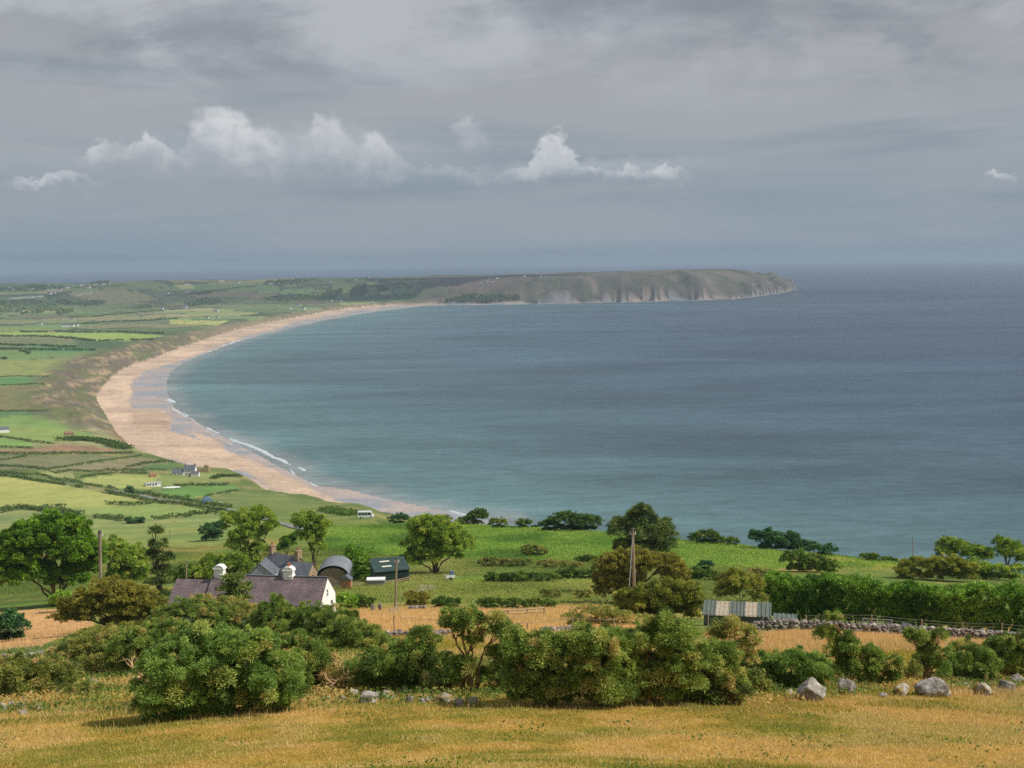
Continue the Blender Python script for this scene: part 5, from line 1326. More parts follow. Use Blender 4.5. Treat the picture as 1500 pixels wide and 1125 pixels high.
# poles
POLE = plain_mat('weathered_pole', [lin(120, 104, 84), lin(168, 152, 128)], scale=5, rough=.9, stretch=(1, 1, .15))
def pole(label, px, ytop, ybase, w_=.13, lean=0, stay=None, r=None, fit=True, bar=False):
    g = ground(px, ybase, r); k = px_k(g); dist = math.hypot(g.x, g.y)
    d = ray(px + lean, ytop); top = Vector((d[0] * dist, d[1] * dist, CAM[2] + d[2] * dist)) - g
    root = empty('utility_pole', g, 0, label, 'pole', 'wooden poles of the farms')
    m_ = MB(); m_.tube([(0, 0, -.4), tuple(top * .5), tuple(top)], [w_ * 1.15, w_, w_ * .85], 9); m_.build('pole', POLE, root)
    c = MB(); c.tube([tuple(top - Vector((0, 0, .25))), tuple(top + Vector((0, 0, .1)))], [w_ * 1.05, w_ * .9], 9); c.build('cap', plain_mat('pole_cap', [lin(80, 78, 74), lin(110, 106, 100)]), root)
    if fit:
        f = MB()
        for s in (-1, 1): f.tube([tuple(top + Vector((s * (w_ + .12), 0, -.55))), tuple(top + Vector((s * (w_ + .12), 0, -.3)))], [.06, .045], 8)
        f.box(top.x - w_ - .16, top.x + w_ + .16, top.y - .03, top.y + .03, top.z - .62, top.z - .55); f.build('insulator', FRAMEW, root)
    if stay:
        d2 = ray(*stay); dd = dist - 1.5; q = Vector((d2[0] * dd, d2[1] * dd, 0)); q.z = float(terrain(q.x, q.y)); q = q - g
        s_ = MB(); s_.tube([tuple(top - Vector((0, 0, .4))), tuple(q)], .05, 5); s_.build('stay_wire', GALV, root)
pole('thick pale pole standing left of the thin spruce', 148, 778, 900, .22, lean=-2, r=165)
pole('short dark pole behind the lower roof of the cottage', 273, 823, 862, .14, fit=False)
pole('tall yellowish pole in front of the green shed', 579, 817, 890, .15, lean=2)
pole('leaning pole with a stay before the olive thicket tree', 930, 775, 905, .16, lean=-3, stay=(919, 880), r=150)
pole('thin dark post beside the cypress hedge, near the willow', 1123, 847, 886, .06, fit=False, r=165)
pole('thin dark post alone against the sea', 1337, 789, 826, .07, fit=True, r=278)
pole('thin post below the big yellow field', 73, 746, 752.5, .13, fit=False)
pole('thin post in the rough pasture right of the thin spruce', 249, 778, 792, .1, fit=False)

# post and wire fence on the stone wall, gates, rails
WOOD = plain_mat('grey_fence_wood', [lin(128, 110, 86), lin(178, 158, 128)], scale=7, rough=.9, stretch=(1, 1, .2))
WIRE = plain_mat('fence_wire', [lin(120, 116, 108), lin(150, 146, 138)], rough=.5, metal=.3)
def fence(label, posts, rail=(), wires=(.35, .65, .95), name='wire_fence', r=None, pw=.07, cat='fence', railr=.05):
    G = [(ground(x, yb, r), yt, yb, x) for x, yt, yb in posts]
    root = empty(name, G[len(G) // 2][0], 0, label, cat); o0 = root.location
    tops = []
    for g, yt, yb, x in G:
        h = (yb - yt) * px_k(g) * 1.02
        m_ = MB(); p = g - o0; m_.tube([tuple(p - Vector((0, 0, .3))), tuple(p + Vector((random.uniform(-.04, .04), 0, h)))], [pw, pw * .85], 7); m_.build('post', WOOD, root)
        tops.append((p, h))
    if wires or rail:
        m_ = MB()
        for (p, h), (q, h2) in zip(tops[:-1], tops[1:]):
            for f in (wires or rail): m_.tube([tuple(p + Vector((0, -.05, h * f))), tuple((p + q) / 2 + Vector((0, -.05, (h + h2) / 2 * f - .02))), tuple(q + Vector((0, -.05, h2 * f)))], .012 if wires else railr, 4)
        m_.build('wire' if wires else 'rail', WIRE if wires else WOOD, root)
fence('post and wire fence behind the right stone wall', [(1180,898,919),(1216,893,918),(1276,891,917),(1350,891,914),(1410,888,911),(1468,884,910),(1530,882,907)], r=113, wires=(.4, .6, .78, .95))
fence('row of short stakes between stone wall and cypress hedge', [(1375,897,911),(1405,898,911),(1434,898,911),(1459,899,910)], r=117, wires=(), pw=.05, name='stake_row', cat='stakes')
fence('grey post and rail fence at the far edge of the hay field', [(720,895,903),(745,893,902),(772,891,901),(797,889,900)], wires=(), rail=(.45, .9), name='rail_fence', pw=.13, railr=.08)
fence('three thin posts with wire along the orange hay field', [(578,910,942),(772,908,924),(838,904,928),(900,904,926)], r=88, wires=(.9,), name='wire_fence', pw=.05)
fence('fence of thin posts in front of the green shed', [(500,856,861),(525,853,859),(552,852,857),(585,848,854),(600,844,851)], wires=(), rail=(.9, .5), name='rail_fence', pw=.08, railr=.06)
fence('thin stake on the left stone wall by the hay patch', [(42,912,932),(60,918,934)], r=92, wires=(.9,), pw=.04)
fence('posts before the corrugated shed', [(1037,897,918),(1117,895,919)], r=106, wires=(.9,), pw=.05)
root, k = site('farm_gate', 577, 898, 'grey metal gate hung open at the foot of the tall pole', 'gate', rot=38)
h = MB(); hw = 8 * k
for z in (.1, .25, .4, .55): h.tube([(-hw, 0, z), (hw, 0, z + .12)], .02, 5)
h.tube([(-hw, 0, .1), (hw, 0, .6)], .02, 5); h.build('bars', DGALV, root)
for s in (-1, 1):
    h = MB(); h.tube([(s * hw, 0, -.2), (s * hw, 0, .7)], .04, 6); h.build('gate_post', DGALV, root)

# ------------------------------------------------------------------ stones
ROCK = plain_mat('lichened_rock', [lin(74, 70, 66), lin(134, 126, 116), lin(172, 164, 154), lin(228, 222, 214)], scale=3.4, rough=.95, bump=.12, detail=8, contrast=(.28, .72))
ROCKM = plain_mat('mossy_rock', [lin(112, 104, 48), lin(140, 122, 62), lin(150, 142, 130), lin(190, 184, 176)], scale=2.2, rough=.95, bump=.05, detail=7, contrast=(.36, .6))
WALLSTONE = plain_mat('wall_stone', [lin(58, 54, 54), lin(112, 104, 98), lin(146, 136, 128), lin(196, 188, 180)], scale=1.9, rough=.95, bump=.04, detail=6, contrast=(.3, .68))
import bmesh
def _ico(n):
    bm = bmesh.new(); bmesh.ops.create_icosphere(bm, subdivisions=n, radius=1)
    v = np.array([q.co[:] for q in bm.verts]); f = np.array([[w.index for w in q.verts] for q in bm.faces]); bm.free(); return v, f
ICO2, ICO4 = _ico(2), _ico(4)
def rock_shape(ico, planes=14, rough=.05, seed=0):
    v, f = ico
    q_ = rdirs(3); q_[1] = np.cross(q_[0], q_[1]); q_[1] /= np.linalg.norm(q_[1]); q_[2] = np.cross(q_[0], q_[1])
    n = np.concatenate([q_, -q_, rdirs(planes)]); d = np.concatenate([RNG.uniform(.5, .72, 6), RNG.uniform(.68, .92, planes)])
    dots = v @ n.T
    with np.errstate(divide='ignore'):
        r = np.where(dots > .05, d[None] / np.maximum(dots, .05), 9).min(1)
    r = np.minimum(r, 1.05)
    s = RNG.uniform(0, 90)
    r = r * (1 + rough * 2 * (fbm(v[:, 0] * 2.5 + s, v[:, 1] * 2.5 + v[:, 2] * 3.1 + s, 3, 4) - .5))
    return v * r[:, None], f
def boulder(label, cx, cy, w, h, mat=None, group=None, planes=12, tilt=0, flat=1.0, r=None):
    g = ground(cx, cy + h / 2, r); k = px_k(g) * 1.02
    v, f = rock_shape(ICO4, planes, .13)
    a, b = w * k * .46, h * k * .55
    ext = np.abs(v).max(0); v = v / ext
    v = v * np.array([a, a * .85 * flat, b]) + np.array([0, a * .4, b * .42])
    if tilt:
        c_, s_ = math.cos(rad(tilt)), math.sin(rad(tilt)); v = np.stack([v[:, 0] * c_ - v[:, 2] * s_, v[:, 1], v[:, 0] * s_ + v[:, 2] * c_], 1)
    o = mesh_np('boulder', v, f, 3, mat or ROCK, None); o.location = g; o.rotation_euler = (0, 0, -math.atan2(g.x, g.y))
    return tag(o, label, 'boulder', group)
GS = 'stones of the tumbled wall along the meadow'
boulder('largest pale angular boulder, right of the low green gorse', 1187, 1008, 50, 38, planes=9)
boulder('upright dark faced boulder with a white top under the thin gorse tree', 1243, 1002, 30, 32, planes=8, tilt=12)
boulder('small mossy boulder right of the bushy gorse', 1320, 1009, 30, 22, ROCKM)
boulder('long slanted boulder rising to the right under the dome shaped gorse', 1369, 1006, 56, 30, planes=7, tilt=14)
boulder('mossy rounded boulder left of the tilted slab', 1441, 1008, 34, 24, ROCKM)
boulder('grey stone between the mossy boulder and the slab', 1474, 1003, 26, 20, GS and None)
boulder('tilted flat slab propped up at the right edge', 1491, 995, 30, 16, planes=6, tilt=-24)
boulder('little half-buried stone left of the small mossy boulder', 1294, 1018, 12, 8)
boulder('dark stone hidden in shade left of the largest boulder', 1156, 1014, 22, 16, ROCKM)
boulder('small stone between slanted boulder and mossy rounded boulder', 1415, 1004, 16, 12)
for lab, x, y, w, h, m_ in [
  ('round grey stone at the left end of the middle tumbled wall', 518, 1015, 18, 15, 0), ('long grey stone with white patches in the middle tumbled wall', 540, 1020, 34, 18, 0), ('mossy long stone right of the long grey stone', 566, 1016, 30, 16, 1),
  ('small white stone under the pointed dark gorse', 600, 1022, 14, 13, 0), ('bluish upright stone against the pointed dark gorse', 593, 1009, 12, 14, 0), ('small low stone right of the small white stone', 618, 1025, 12, 10, 0),
  ('pale flat stone left of the mossy mound', 628, 1023, 15, 9, 0), ('mossy mound of a stone beside the tall open gorse', 652, 1021, 36, 14, 1), ('reddish stone right of the mossy mound', 673, 1026, 14, 18, 0), ('small yellow mossed stone below the open gorse tree', 692, 1024, 26, 13, 1),
  ('low stone left of the round grey stone', 500, 1021, 16, 10, 0), ('brown stone at the foot of the dead stems', 478, 1022, 18, 9, 1),
  ('grey stone block of the lower left wall', 30, 1032, 15, 14, 0), ('dark square stone of the lower left wall', 16, 1030, 14, 13, 0), ('pale stone at the very left edge of the lower left wall', 3, 1034, 14, 15, 0), ('small flat pale stone on top of the lower left wall', 33, 1025, 14, 6, 0),
  ('brown stone slab at the right end of the lower left wall', 54, 1034, 24, 10, 1), ('low stone in the grass under the lower left wall', 33, 1043, 13, 7, 0), ('tiny white stone right of the lower left wall', 50, 1026, 9, 4, 0),
  ('pair stone with a pale top on the left bank', 70, 1009, 16, 12, 0), ('stone half under the gorse on the left bank', 82, 1011, 12, 10, 0), ('pale flat rocks on the bank below the bare sticks', 136, 998, 20, 9, 0), ('small brown stone on the bank by the fern clump', 188, 1030, 16, 9, 1),
  ('low grey stone under the right gorse group', 955, 1025, 18, 8, 0), ('low pale stone in the shade left of the small gorse cushion', 932, 1026, 12, 6, 0)]:
    boulder(lab, x, y, w, h, ROCKM if m_ else ROCK, GS)
for lab, x, y, w, h in [('larger stone gatepost left of the tall pole', 557, 887, 7, 14), ('smaller stone gatepost left of the tall pole', 546, 889, 7, 10)]:
    g = ground(x, y + h / 2 + 2); k = px_k(g); v, f = rock_shape(ICO4, 10, .06); v = v / np.abs(v).max(0) * np.array([w * k / 2, w * k / 2, h * k * .6]) + np.array([0, 0, h * k * .5])
    o = mesh_np('stone_gatepost', v, f, 3, WALLSTONE, None); o.location = g; tag(o, lab, 'gatepost', 'stone gateposts by the pole')

def stone_wall(label, pts, hgt, r=None, size=.28, width=.6, ragged=.25):
    W = [np.array(ground(x, y, r if r else None)) if len(q) == 0 else np.array(ground(x, y, q[0])) for x, y, *q in pts]
    o0 = W[len(W) // 2]; VV, FF = [], []; nb_ = 0
    for p, q in zip(W[:-1], W[1:]):
        ln = math.hypot(q[0] - p[0], q[1] - p[1])
        rows = max(1, int(hgt / (size * .56)))
        for row in range(rows + 1):
            x = random.uniform(0, size)
            while x < ln:
                sz = size * random.uniform(.6, 1.5) * (1.15 - .35 * row / (rows + 1))
                c = p + (q - p) * min(x / ln, 1)
                top = hgt * (1 - ragged * vnoise(c[0] / 1.7, c[1] / 1.7, 9))
                z = (row + .35) * size * .56
                if z < top + .02:
                    for side in ((-1, 1) if row < rows else (0,)):
                        v, f = rock_shape(ICO2, 9, .05)
                        v = v * np.array([sz * .78, sz * .6, sz * .4])
                        an = random.uniform(-.4, .4); ca_, sa_ = math.cos(an), math.sin(an)
                        v = np.stack([v[:, 0] * ca_ - v[:, 2] * sa_, v[:, 1], v[:, 0] * sa_ + v[:, 2] * ca_], 1)
                        cx = c[0]; cyy = c[1] + side * width * .28 + random.uniform(-.06, .06)
                        v = v + np.array([cx, cyy, float(terrain(cx, c[1])) + z + random.uniform(-.04, .04)]) - o0
                        VV.append(v); FF.append(f + nb_); nb_ += len(v)
                x += sz * 1.12
    o = mesh_np('stone_wall', np.concatenate(VV), np.concatenate(FF), 3, WALLSTONE, None); o.location = o0
    return tag(o, label, 'stone wall', None, 'thing')
stone_wall('long dry stone wall across the yellow field under the cypress hedge', [(1100,930,104),(1160,929,105),(1240,927.5,106),(1320,925.5,107.5),(1400,922,109),(1490,919,110),(1560,915,111)], 1.0, size=.34)
stone_wall('grey dry stone wall at the left edge by the orange hay patch', [(-30,958,84),(10,950,86),(40,944,88),(70,938,90),(100,936,91)], .8, size=.36, ragged=.5)
stone_wall('low dark stone wall between hay field and gorse, left of the open gorse tree', [(560,944,84),(600,944,84),(660,943,85)], .5, size=.24, ragged=.5)
stone_wall('dark stretch of low wall right of the open gorse tree', [(790,936,87),(830,935,88),(860,933,89)], .5, size=.24, ragged=.4)
stone_wall('short stone wall stub under the brownish round bush', [(598,894),(625,893)], .9, size=.34, ragged=.5)

# ------------------------------------------------------------------ by the beach
root, k = site('seaside_house', 271, 697, 'white house with grey slate roofs at the edge of the beach', 'house', rot=-14)
w_, rf = MB(), MB(); gable(w_, rf, -1, 7.5, 0, 6, 4.6, 3.0, over=.2); gable(w_, rf, -9.5, -1.05, -.6, 4.6, 2.5, 2.4, over=.2); gable(w_, rf, 5.2, 11, -3.2, .6, 2.2, 1.4, over=.2)
w_.build('wall', WHITE, root); rf.build('roof', SLATE_G, root)
for x in (.0, 7.0):
    c = MB(); c.box(x - .5, x + .5, 2.5, 3.5, 7.0, 8.8); c.build('chimney', STONEW, root)
for x in (.4, 2.6, 4.6): window(root, x, x + 1, 3.0, 4.2, 0, 'y', -1)
for x in (.4, 2.6): window(root, x, x + 1.2, .7, 2.0, 0, 'y', -1)
for x in (-8, -5, -3): window(root, x, x + 1, .8, 1.9, -.6, 'y', -1)
d_ = MB(); d_.box(4.2, 5.1, -.05, -.004, 0, 2.0); d_.build('door', plain_mat('dark_door', [lin(70, 74, 78), lin(90, 94, 98)]), root)
root, k = site('ruined_wall', 297, 692, 'brown ruined stone gable between the seaside house and the sand', 'ruin', rot=-10)
w_ = MB(); w_.prism([(-8, -.5), (4.5, -.5), (4.5, 4.8), (3.0, 5.6), (1.2, 5.4), (.6, 3.0), (-2, 2.6), (-5, 2.8), (-8, 2.0)], 'y', 0, .8); w_.box(3.4, 4.4, .8, 6, -.5, 4.2); w_.build('wall', STONEW, root)
root, k = site('bungalow', 225, 713, 'small flat roofed white bungalow with dark windows in the pale field', 'bungalow', rot=14)
w_ = MB(); w_.box(-5.2, 5.2, 0, 4.5, -.5, 2.4); w_.build('wall', WHITE, root)
rf = MB(); rf.prism([(-.35, 2.4), (4.9, 2.4), (4.8, 2.55), (2.2, 3.0), (-.3, 2.55)], 'x', -5.6, 5.6); rf.build('roof', plain_mat('felt_roof', [lin(150, 154, 152), lin(176, 178, 174)]), root)
for x in (-4.6, -2.9, -.8, 1.2): window(root, x, x + 1.2, .6, 2.0, 0, 'y', -1)
root, k = site('stone_hut', 225, 699, 'little brown stone hut left of the seaside house', 'hut', rot=20)
w_, rf = MB(), MB(); gable(w_, rf, -2.4, 2.4, 0, 3, 1.6, 1.1); w_.build('wall', plain_mat('brown_stone', [lin(140, 104, 76), lin(176, 136, 102)], scale=3), root); rf.build('roof', plain_mat('rusty_roof', [lin(130, 92, 68), lin(158, 116, 88)]), root)
root, k = site('stone_hut', 102, 638, 'small ruined brown hut in the bright field near the dunes', 'hut', rot=10)
w_, rf = MB(), MB(); gable(w_, rf, -4, 4, 0, 4, 2.2, 1.6); w_.build('wall', plain_mat('ruin_stone', [lin(128, 104, 80), lin(164, 136, 104)], scale=2), root); rf.build('roof', plain_mat('ruin_roof', [lin(122, 96, 74), lin(150, 122, 94)]), root)
root, k = site('farm_building', 2, 634, 'grey roofed farm building on the left edge above the hedge', 'farm building', rot=10)
w_, rf = MB(), MB(); gable(w_, rf, -9, 7, 0, 6, 2.8, 2.4); w_.build('wall', WHITE, root); rf.build('roof', SLATE_G, root)
root, k = site('boat', 249, 715, 'long white upturned boat on the grass right of the bungalow', 'boat', rot=10)
b_ = MB()
secs = [(-7, .15, .2), (-5, .8, .7), (-2, 1.15, .95), (2, 1.2, .95), (5, .9, .8), (7, .6, .5)]
for (x0, w0, h0), (x1, w1, h1) in zip(secs[:-1], secs[1:]):
    ang = np.linspace(0, math.pi, 9)
    for a0, a1 in zip(ang[:-1], ang[1:]):
        b_.face([(x0, w0 * math.cos(a0), h0 * math.sin(a0)), (x1, w1 * math.cos(a0), h1 * math.sin(a0)), (x1, w1 * math.cos(a1), h1 * math.sin(a1)), (x0, w0 * math.cos(a1), h0 * math.sin(a1))])
b_.build('hull', FRAMEW, root); b_ = MB(); b_.tube([(-7, 0, .2), (-2, 0, 1.0), (2, 0, 1.0), (7, 0, .55)], .08, 5); b_.build('keel', GALV, root)
root, k = site('covered_trailer', 304, 738, 'blue tarpaulin covered load on a trailer beside the lane', 'trailer', rot=8)
b_ = MB(); b_.prism([(-2.4, .6), (2.4, .6), (2.2, 2.2), (.6, 3.4), (-1.4, 2.9), (-2.3, 1.8)], 'y', -1.3, 1.3); b_.build('tarpaulin', plain_mat('blue_tarpaulin', [lin(86, 122, 156), lin(120, 154, 182)], scale=1.5, bump=.1), root)
b_ = MB(); b_.box(-2.5, 2.6, -1.35, 1.35, .42, .58); b_.build('flatbed', POLE, root)
for x in (-1.2, 1.2):
    for y in (-1.45, 1.45): b_ = MB(); b_.tube([(x, y - .1, .35), (x, y + .1, .35)], .36, 12); b_.build('wheel', RUB, root)

def car(label, px, py, body, L_=4.3, W_=1.75, H_=1.5, rot=0, name='parked_car', cat='car', van=False):
    root, k = site(name, px, py, label, cat, rot=rot)
    h = L_ / 2
    if van: prof = [(-h, .35), (h, .35), (h, 1.0), (h - .55, 1.25), (h - 1.0, H_ - .05), (h - 1.25, H_), (-h + .1, H_), (-h, H_ - .15)]
    else: prof = [(-h, .35), (h, .35), (h, .78), (h - .9, .92), (h - 1.6, H_ - .03), (-h + .9, H_), (-h + .15, .98), (-h, .85)]
    b_ = MB(); b_.prism(prof, 'y', -W_ / 2, W_ / 2); b_.build('body', body, root)
    for s in (-1, 1):
        g_ = MB(); y0, y1 = sorted((s * (W_ / 2 + .004), s * (W_ / 2 + .02)))
        if van:
            x = -h + .35
            while x < h - 1.9: g_.box(x, x + .95, y0, y1, H_ * .52, H_ * .84); x += 1.1
            g_.prism([(h - 1.7, H_ * .52), (h - .75, H_ * .52), (h - 1.15, H_ * .84), (h - 1.7, H_ * .84)], 'y', y0, y1)
        else: g_.prism([(-h + .55, .98), (h - 1.05, .98), (h - 1.65, H_ - .12), (-h + .95, H_ - .12)], 'y', y0, y1)
        g_.build('window', GLASS, root)
    for x in (-h * .62, h * .62):
        for s in (-1, 1):
            w_ = MB(); w_.tube([(x, s * W_ / 2 - .1, .33), (x, s * W_ / 2 + .03, .33)], .33, 14); w_.build('wheel', RUB, root)
    b_ = MB(); b_.box(h - .003, h + .03, -W_ * .4, -W_ * .22, .62, .78); b_.box(h - .003, h + .03, W_ * .22, W_ * .4, .62, .78); b_.build('headlight', FRAMEW, root)
CARW = plain_mat('white_car_paint', [lin(222, 224, 226), lin(236, 238, 238)], rough=.25, spec=.6)
car('white camper van with dark windows parked on the grass above the sand', 536, 759, CARW, 5.9, 2.1, 2.6, rot=-4, name='camper_van', cat='van', van=True)
car('white car parked by the lane right of the blue tarpaulin', 322, 740, CARW, 4.4, 1.8, 1.5, rot=18)

# the lane between its hedges
lane = [(-20,693),(0,695),(36,698.8),(66,703),(100,708.5),(130,714),(180,722.4),(230,731.5),(266,735),(290,739.4),(335,747),(380,757),(405,765),(430,772.5),(460,778)]
W = [np.array(ground(x, y)) for x, y in lane]; V = []
fine = []
for p, q in zip(W[:-1], W[1:]):
    n = max(1, int(np.linalg.norm(q - p) / 5)); fine += [p + (q - p) * i / n for i in range(n)]
fine = np.array(fine + [W[-1]]); dd_ = np.gradient(fine[:, :2], axis=0); dd_ /= np.linalg.norm(dd_, axis=1)[:, None]
nn = np.stack([-dd_[:, 1], dd_[:, 0]], 1); n = len(fine)
for s in (-1.7, 0, 1.7):
    xy = fine[:, :2] + nn * s; V.append(np.stack([xy[:, 0], xy[:, 1], terrain(xy[:, 0], xy[:, 1]) + .25], 1))
fs = [(k_ * n + i, k_ * n + i + 1, (k_ + 1) * n + i + 1, (k_ + 1) * n + i) for k_ in range(2) for i in range(n - 1)]
tag(mesh_np('road', np.concatenate(V), np.array(fs), 4, plain_mat('lane_tarmac', [lin(112, 114, 112), lin(140, 140, 134)], scale=.3), smooth_=True), kind='structure')

# ------------------------------------------------------------------ far houses
def house_mesh(L_, D_, wh, rh, name):
    w_, rf = MB(), MB(); gable(w_, rf, -L_ / 2, L_ / 2, -D_ / 2, D_ / 2, wh, rh, over=.3, th=.25)
    me = bpy.data.meshes.new(name); nv = len(w_.v)
    me.from_pydata(w_.v + rf.v, [], w_.f + [[i + nv for i in q] for q in rf.f])
    me.materials.append(WHITE); me.materials.append(SLATE_G)
    me.polygons.foreach_set('material_index', np.array([0] * len(w_.f) + [1] * len(rf.f), np.int32)); me.update(); return me
HM = [house_mesh(13, 8, 5, 3.2, 'far_house'), house_mesh(18, 8, 4, 3, 'far_house'), house_mesh(26, 12, 5, 2.5, 'far_shed')]
CM = MB(); CM.prism([(-1.9, .4), (1.9, .4), (1.9, 3.0), (0, 3.4), (-1.9, 3.0)], 'x', -5.5, 5.5)
cme = bpy.data.meshes.new('caravan'); cme.from_pydata(CM.v, [], CM.f); cme.materials.append(WHITE)
def far(label, group, pts, me=None, name='house', cat='house', scale=1.0):
    for x, y, *s in pts:
        g = ground(x, y + 1.2); sc = (s[0] if s else 1.0) * scale
        o = bpy.data.objects.new(name, me or random.choice(HM[:2])); COL.objects.link(o)
        o.location = g; o.rotation_euler = (0, 0, random.uniform(-.5, .5)); o.scale = (sc, sc, sc); tag(o, label, cat, group)
far('tiny white house of the village on the far left skyline', 'houses of the far left skyline village', [(12,422),(19,424),(39,424.6),(47,424),(80,421),(87,424.6),(120,417),(140,416),(150,416),(129,421,1.3)], scale=1.2)
far('white church-like house alone at the end of the pale far strip', None, [(100,421,1.4)], HM[0], 'church', 'church')
far('large white building on the far left ridge', None, [(156,415,1.3)], HM[2])
far('white static caravan in the rows below the far village', 'caravans of the far caravan park', [(15 + i * 4.3 + random.uniform(-1, 1), 436.6 - i * .33 + j * 1.5 + random.uniform(-.3, .3)) for i in range(12) for j in range(2)], cme, 'caravan', 'caravan', 1.1)
far('grey dull caravan on the far slope right of the village', 'dull caravans on the far slope', [(114 + i * 4 + random.uniform(-1, 1), 431 - i * .9 + j * 1.8) for i in range(6) for j in range(2)], cme, 'caravan', 'caravan', .8)
far('tall white house right of the caravan rows', 'pair of tall white houses by the caravans', [(73,430,1.3),(79,429,1.1)], HM[0])
far('white house among the dark far wood on the left', 'white houses in the dark far wood', [(49,451),(57,455,1.3),(24,455.6),(31,456)], scale=1.1)
far('grey farm shed in the middle of the far plain', 'sheds of the farm on the plain', [(96,477.6,.8),(102,477.6,.9),(109,477,.8)], HM[2], 'farm_shed', 'shed')
far('small pale farmhouse left of the grey farm sheds', None, [(59,474.6,.8)], HM[0])
far('white house under the far heath slope', 'white houses along the foot of the far heath', [(109,444,.8),(106,468,.7),(237,452.6),(267,461.7,.8),(272,450,1.3),(269,451),(316,456),(303,465,.7),(318,464,.7)])
far('white farm in the middle of the far ridge fields', 'white farms of the far ridge fields', [(274,416,1.1),(275,427,1.3),(289,427,1.2),(292,428),(295,427.7),(245,429),(485,412.5,1.2),(397,415,1.3),(431,415),(439,417,.8)])
far('long bright roof shining on the far skyline', 'bright long roofs on the far skyline', [(325,411.2,1.2),(347,413.3,1.0)], HM[2])
far('white house on the high far ridge before the headland', 'white houses on the ridge before the headland', [(538,407.6,1.4),(521,409,1.1),(552,410,1.2),(378,419,1.0)], scale=1.1)
far('white house on the shore plain under the square wood', 'white houses on the far shore plain', [(436,447.4,1.2),(485,440.2,.9),(498,440.7,1.0),(545,444.6,.8),(444,452,1.0),(426,451.5,.9)])
far('tiny white house in the row along the headland lane', 'white houses of the headland lane', [(705,414),(711,412.4),(714,412.3),(721,412.3),(718,406.5),(728,407.2),(780,414.2,.7)], scale=.9)
far('tiny white house on the headland skyline', 'white houses on the headland skyline', [(768,404.5),(793,405),(800,405),(808,405)], scale=.9)

# ------------------------------------------------------------------ grass and bracken
GRASSM = leaf_mat('dry_grass', [lin(104,120,48), lin(152,148,64), lin(202,174,90), lin(222,192,132), lin(214,176,132)], .3, .7, .15)
def blades(name, n, sample, hgt, wid, tonef, mat=GRASSM, lean=.35):
    x, y = sample(n); n = len(x)
    z = terrain(x, y)
    h = hgt * RNG.uniform(.5, 1.25, n); w_ = wid * RNG.uniform(.6, 1.3, n)
    a = RNG.uniform(0, math.pi * 2, n); la = RNG.uniform(0, math.pi * 2, n); ll = h * lean * RNG.uniform(.2, 1.3, n)
    p = np.stack([x, y, z - .03], 1)
    s = np.stack([np.cos(a) * w_ / 2, np.sin(a) * w_ / 2, 0 * a], 1)
    tip = p + np.stack([np.cos(la) * ll, np.sin(la) * ll, h], 1)
    V = np.stack([p - s, p + s, tip], 1).reshape(-1, 3)
    T = np.clip(tonef(x, y) + RNG.normal(0, .14, n), 0, 1)
    o0 = np.array([x.mean(), y.mean(), z.mean()])
    o = mesh_np(name, V - o0, np.arange(n * 3).reshape(-1, 3), 3, mat, None, tone=np.repeat(T, 3)); o.location = o0
    return tag(o, kind='stuff')
def polar(r0, r1_, a0=-28, a1=28, dens=None):
    def f(n):
        r_ = np.sqrt(RNG.uniform(r0 ** 2, r1_ ** 2, n)); a = np.radians(RNG.uniform(a0, a1, n))
        x, y = r_ * np.sin(a), r_ * np.cos(a)
        if dens is not None: k = RNG.random(n) < dens(x, y); x, y = x[k], y[k]
        return x, y
    return f
def inpx(poly, r0, r1_):
    P = np.array(poly, float)
    def f(n):
        x, y = polar(r0, r1_)(n)
        u, v = project(np.stack([x, y, terrain(x, y)], 1))
        k = sdist(u + (vnoise(x, y, 3) - .5) * 10, v + (vnoise(x * 1.3, y * 1.3, 4) - .5) * 4, P) > 0
        return x[k], y[k]
    return f
mt = lambda x, y: .12 + .6 * smooth(.32, .66, fbm(x / 4, y / 7, 201, 4) * .65 + fbm(x / 1.3, y / .9, 202, 3) * .35) - .12 * smooth(34, 28, np.hypot(x, y))
blades('meadow_grass', 600000, polar(27, 48), .07, .034, mt, lean=.9)
blades('meadow_grass', 15000, polar(29, 49, dens=lambda x, y: .25 + .75 * smooth(.45, .6, fbm(x / 5, y / 3, 205, 3))), .19, .02, lambda x, y: .8 + 0 * x, lean=.6)
blades('meadow_grass', 7000, polar(42, 50), .26, .022, lambda x, y: .45 + .5 * vnoise(x / 2, y / 2, 3), lean=.5)
blades('bank_grass', 155000, polar(46, 66), .13, .045, lambda x, y: .12 + .6 * smooth(.38, .62, fbm(x / 3.5, y / 2.5, 207, 4)))
HAY = [(500,891),(600,889),(690,892),(860,884),(985,905),(1000,942),(560,940),(500,932)]
blades('hay_grass', 420000, inpx(HAY, 84, 215), .35, .07, lambda x, y: .8 + .2 * (fbm(x / 8, y / 8, 208, 3) - .5))
blades('hay_grass', 260000, inpx([(1030,929),(1110,930),(1500,913),(1720,908),(1720,950),(1080,962)], 70, 112), .4, .05, lambda x, y: .86 + .2 * (fbm(x / 8, y / 8, 209, 3) - .5))
blades('hay_grass', 260000, inpx([(1080,955),(1720,940),(1720,1020),(1080,1024),(400,1012),(400,930),(1000,938)], 52, 92), .26, .045, lambda x, y: .34 + .5 * smooth(.4, .62, fbm(x / 5, y / 4, 210, 4)))
blades('hay_grass', 90000, inpx([(-90,898),(110,888),(145,915),(60,948),(-90,962)], 84, 215), .45, .06, lambda x, y: .84 + 0 * x)
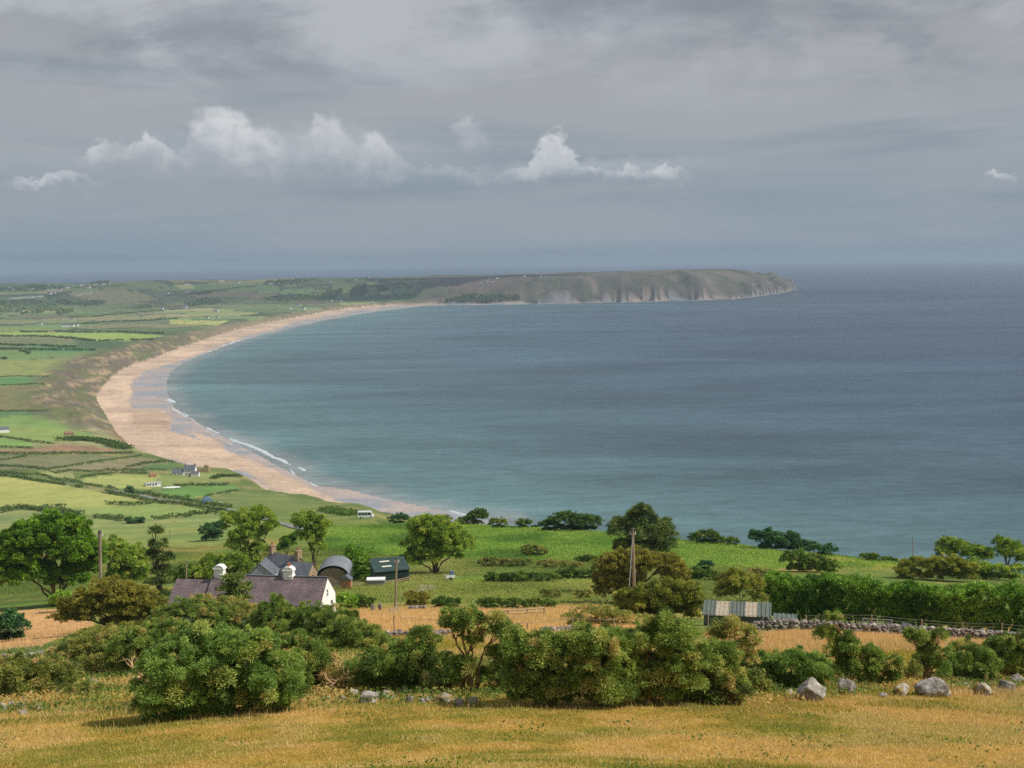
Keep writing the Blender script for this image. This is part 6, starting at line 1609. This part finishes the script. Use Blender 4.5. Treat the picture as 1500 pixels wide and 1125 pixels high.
# bracken on the green slopes and rough tussocks elsewhere
def fronds(name, n, sample, size, tonef, mat, hgt=.5):
    x, y = sample(n); z = terrain(x, y) + RNG.uniform(.1, 1, len(x)) * hgt
    d = rdirs(len(x)); d[:, 2] = np.abs(d[:, 2]) * .6 + .2
    V, T = leaf_tris(np.stack([x, y, z], 1), d, size, size * .6, np.clip(tonef(x, y) + RNG.normal(0, .13, len(x)), 0, 1))
    o0 = V.mean(0); o = mesh_np(name, V - o0, np.arange(len(V)).reshape(-1, 3), 3, mat, None, tone=T); o.location = o0
    return tag(o, kind='stuff')
BR = [(470,772),(600,768),(720,768),(900,776),(1000,783),(1100,796),(1200,808),(1340,808),(1340,834),(1160,834),(1000,832),(900,824),(700,820),(560,814),(470,808)]
fronds('bracken', 520000, inpx(BR, 230, 460), .3, lambda x, y: .2 + .55 * smooth(.3, .7, fbm(x / 14, y / 30, 211, 4)), M_BRACK, .45)
RG = [(-60,790),(300,785),(480,800),(560,812),(700,818),(900,822),(1130,832),(1130,890),(900,890),(700,884),(500,884),(250,850),(-60,880)]
fronds('rough_grass', 480000, inpx(RG, 110, 340), .22, lambda x, y: .2 + .6 * smooth(.32, .7, fbm(x / 16, y / 30, 212, 4)), leaf_mat('rough_grass_blade', cols3((60,74,30),(84,94,42),(104,108,54),(126,120,70)), .3), .3)
UG = [(-60,930),(110,935),(500,950),(560,960),(1080,975),(1500,975),(1560,1008),(1180,1026),(1100,1036),(400,1046),(-60,1046)]
fronds('undergrowth', 210000, inpx(UG, 44, 100), .13, lambda x, y: .1 + .8 * smooth(.35, .65, fbm(x / 4, y / 3, 213, 4)), leaf_mat('undergrowth_leaf', cols3((52,74,28),(78,94,38),(112,108,52),(144,118,70)), .3), .28)

fronds('meadow_weeds', 9000, polar(28, 47, dens=lambda x, y: smooth(.55, .7, fbm(x / 1.6, y / 1.6, 231, 3))), .1, lambda x, y: .2 + 0 * x, leaf_mat('weed_leaf', cols3((52,74,26),(86,104,40),(120,120,56)), .3), .1)
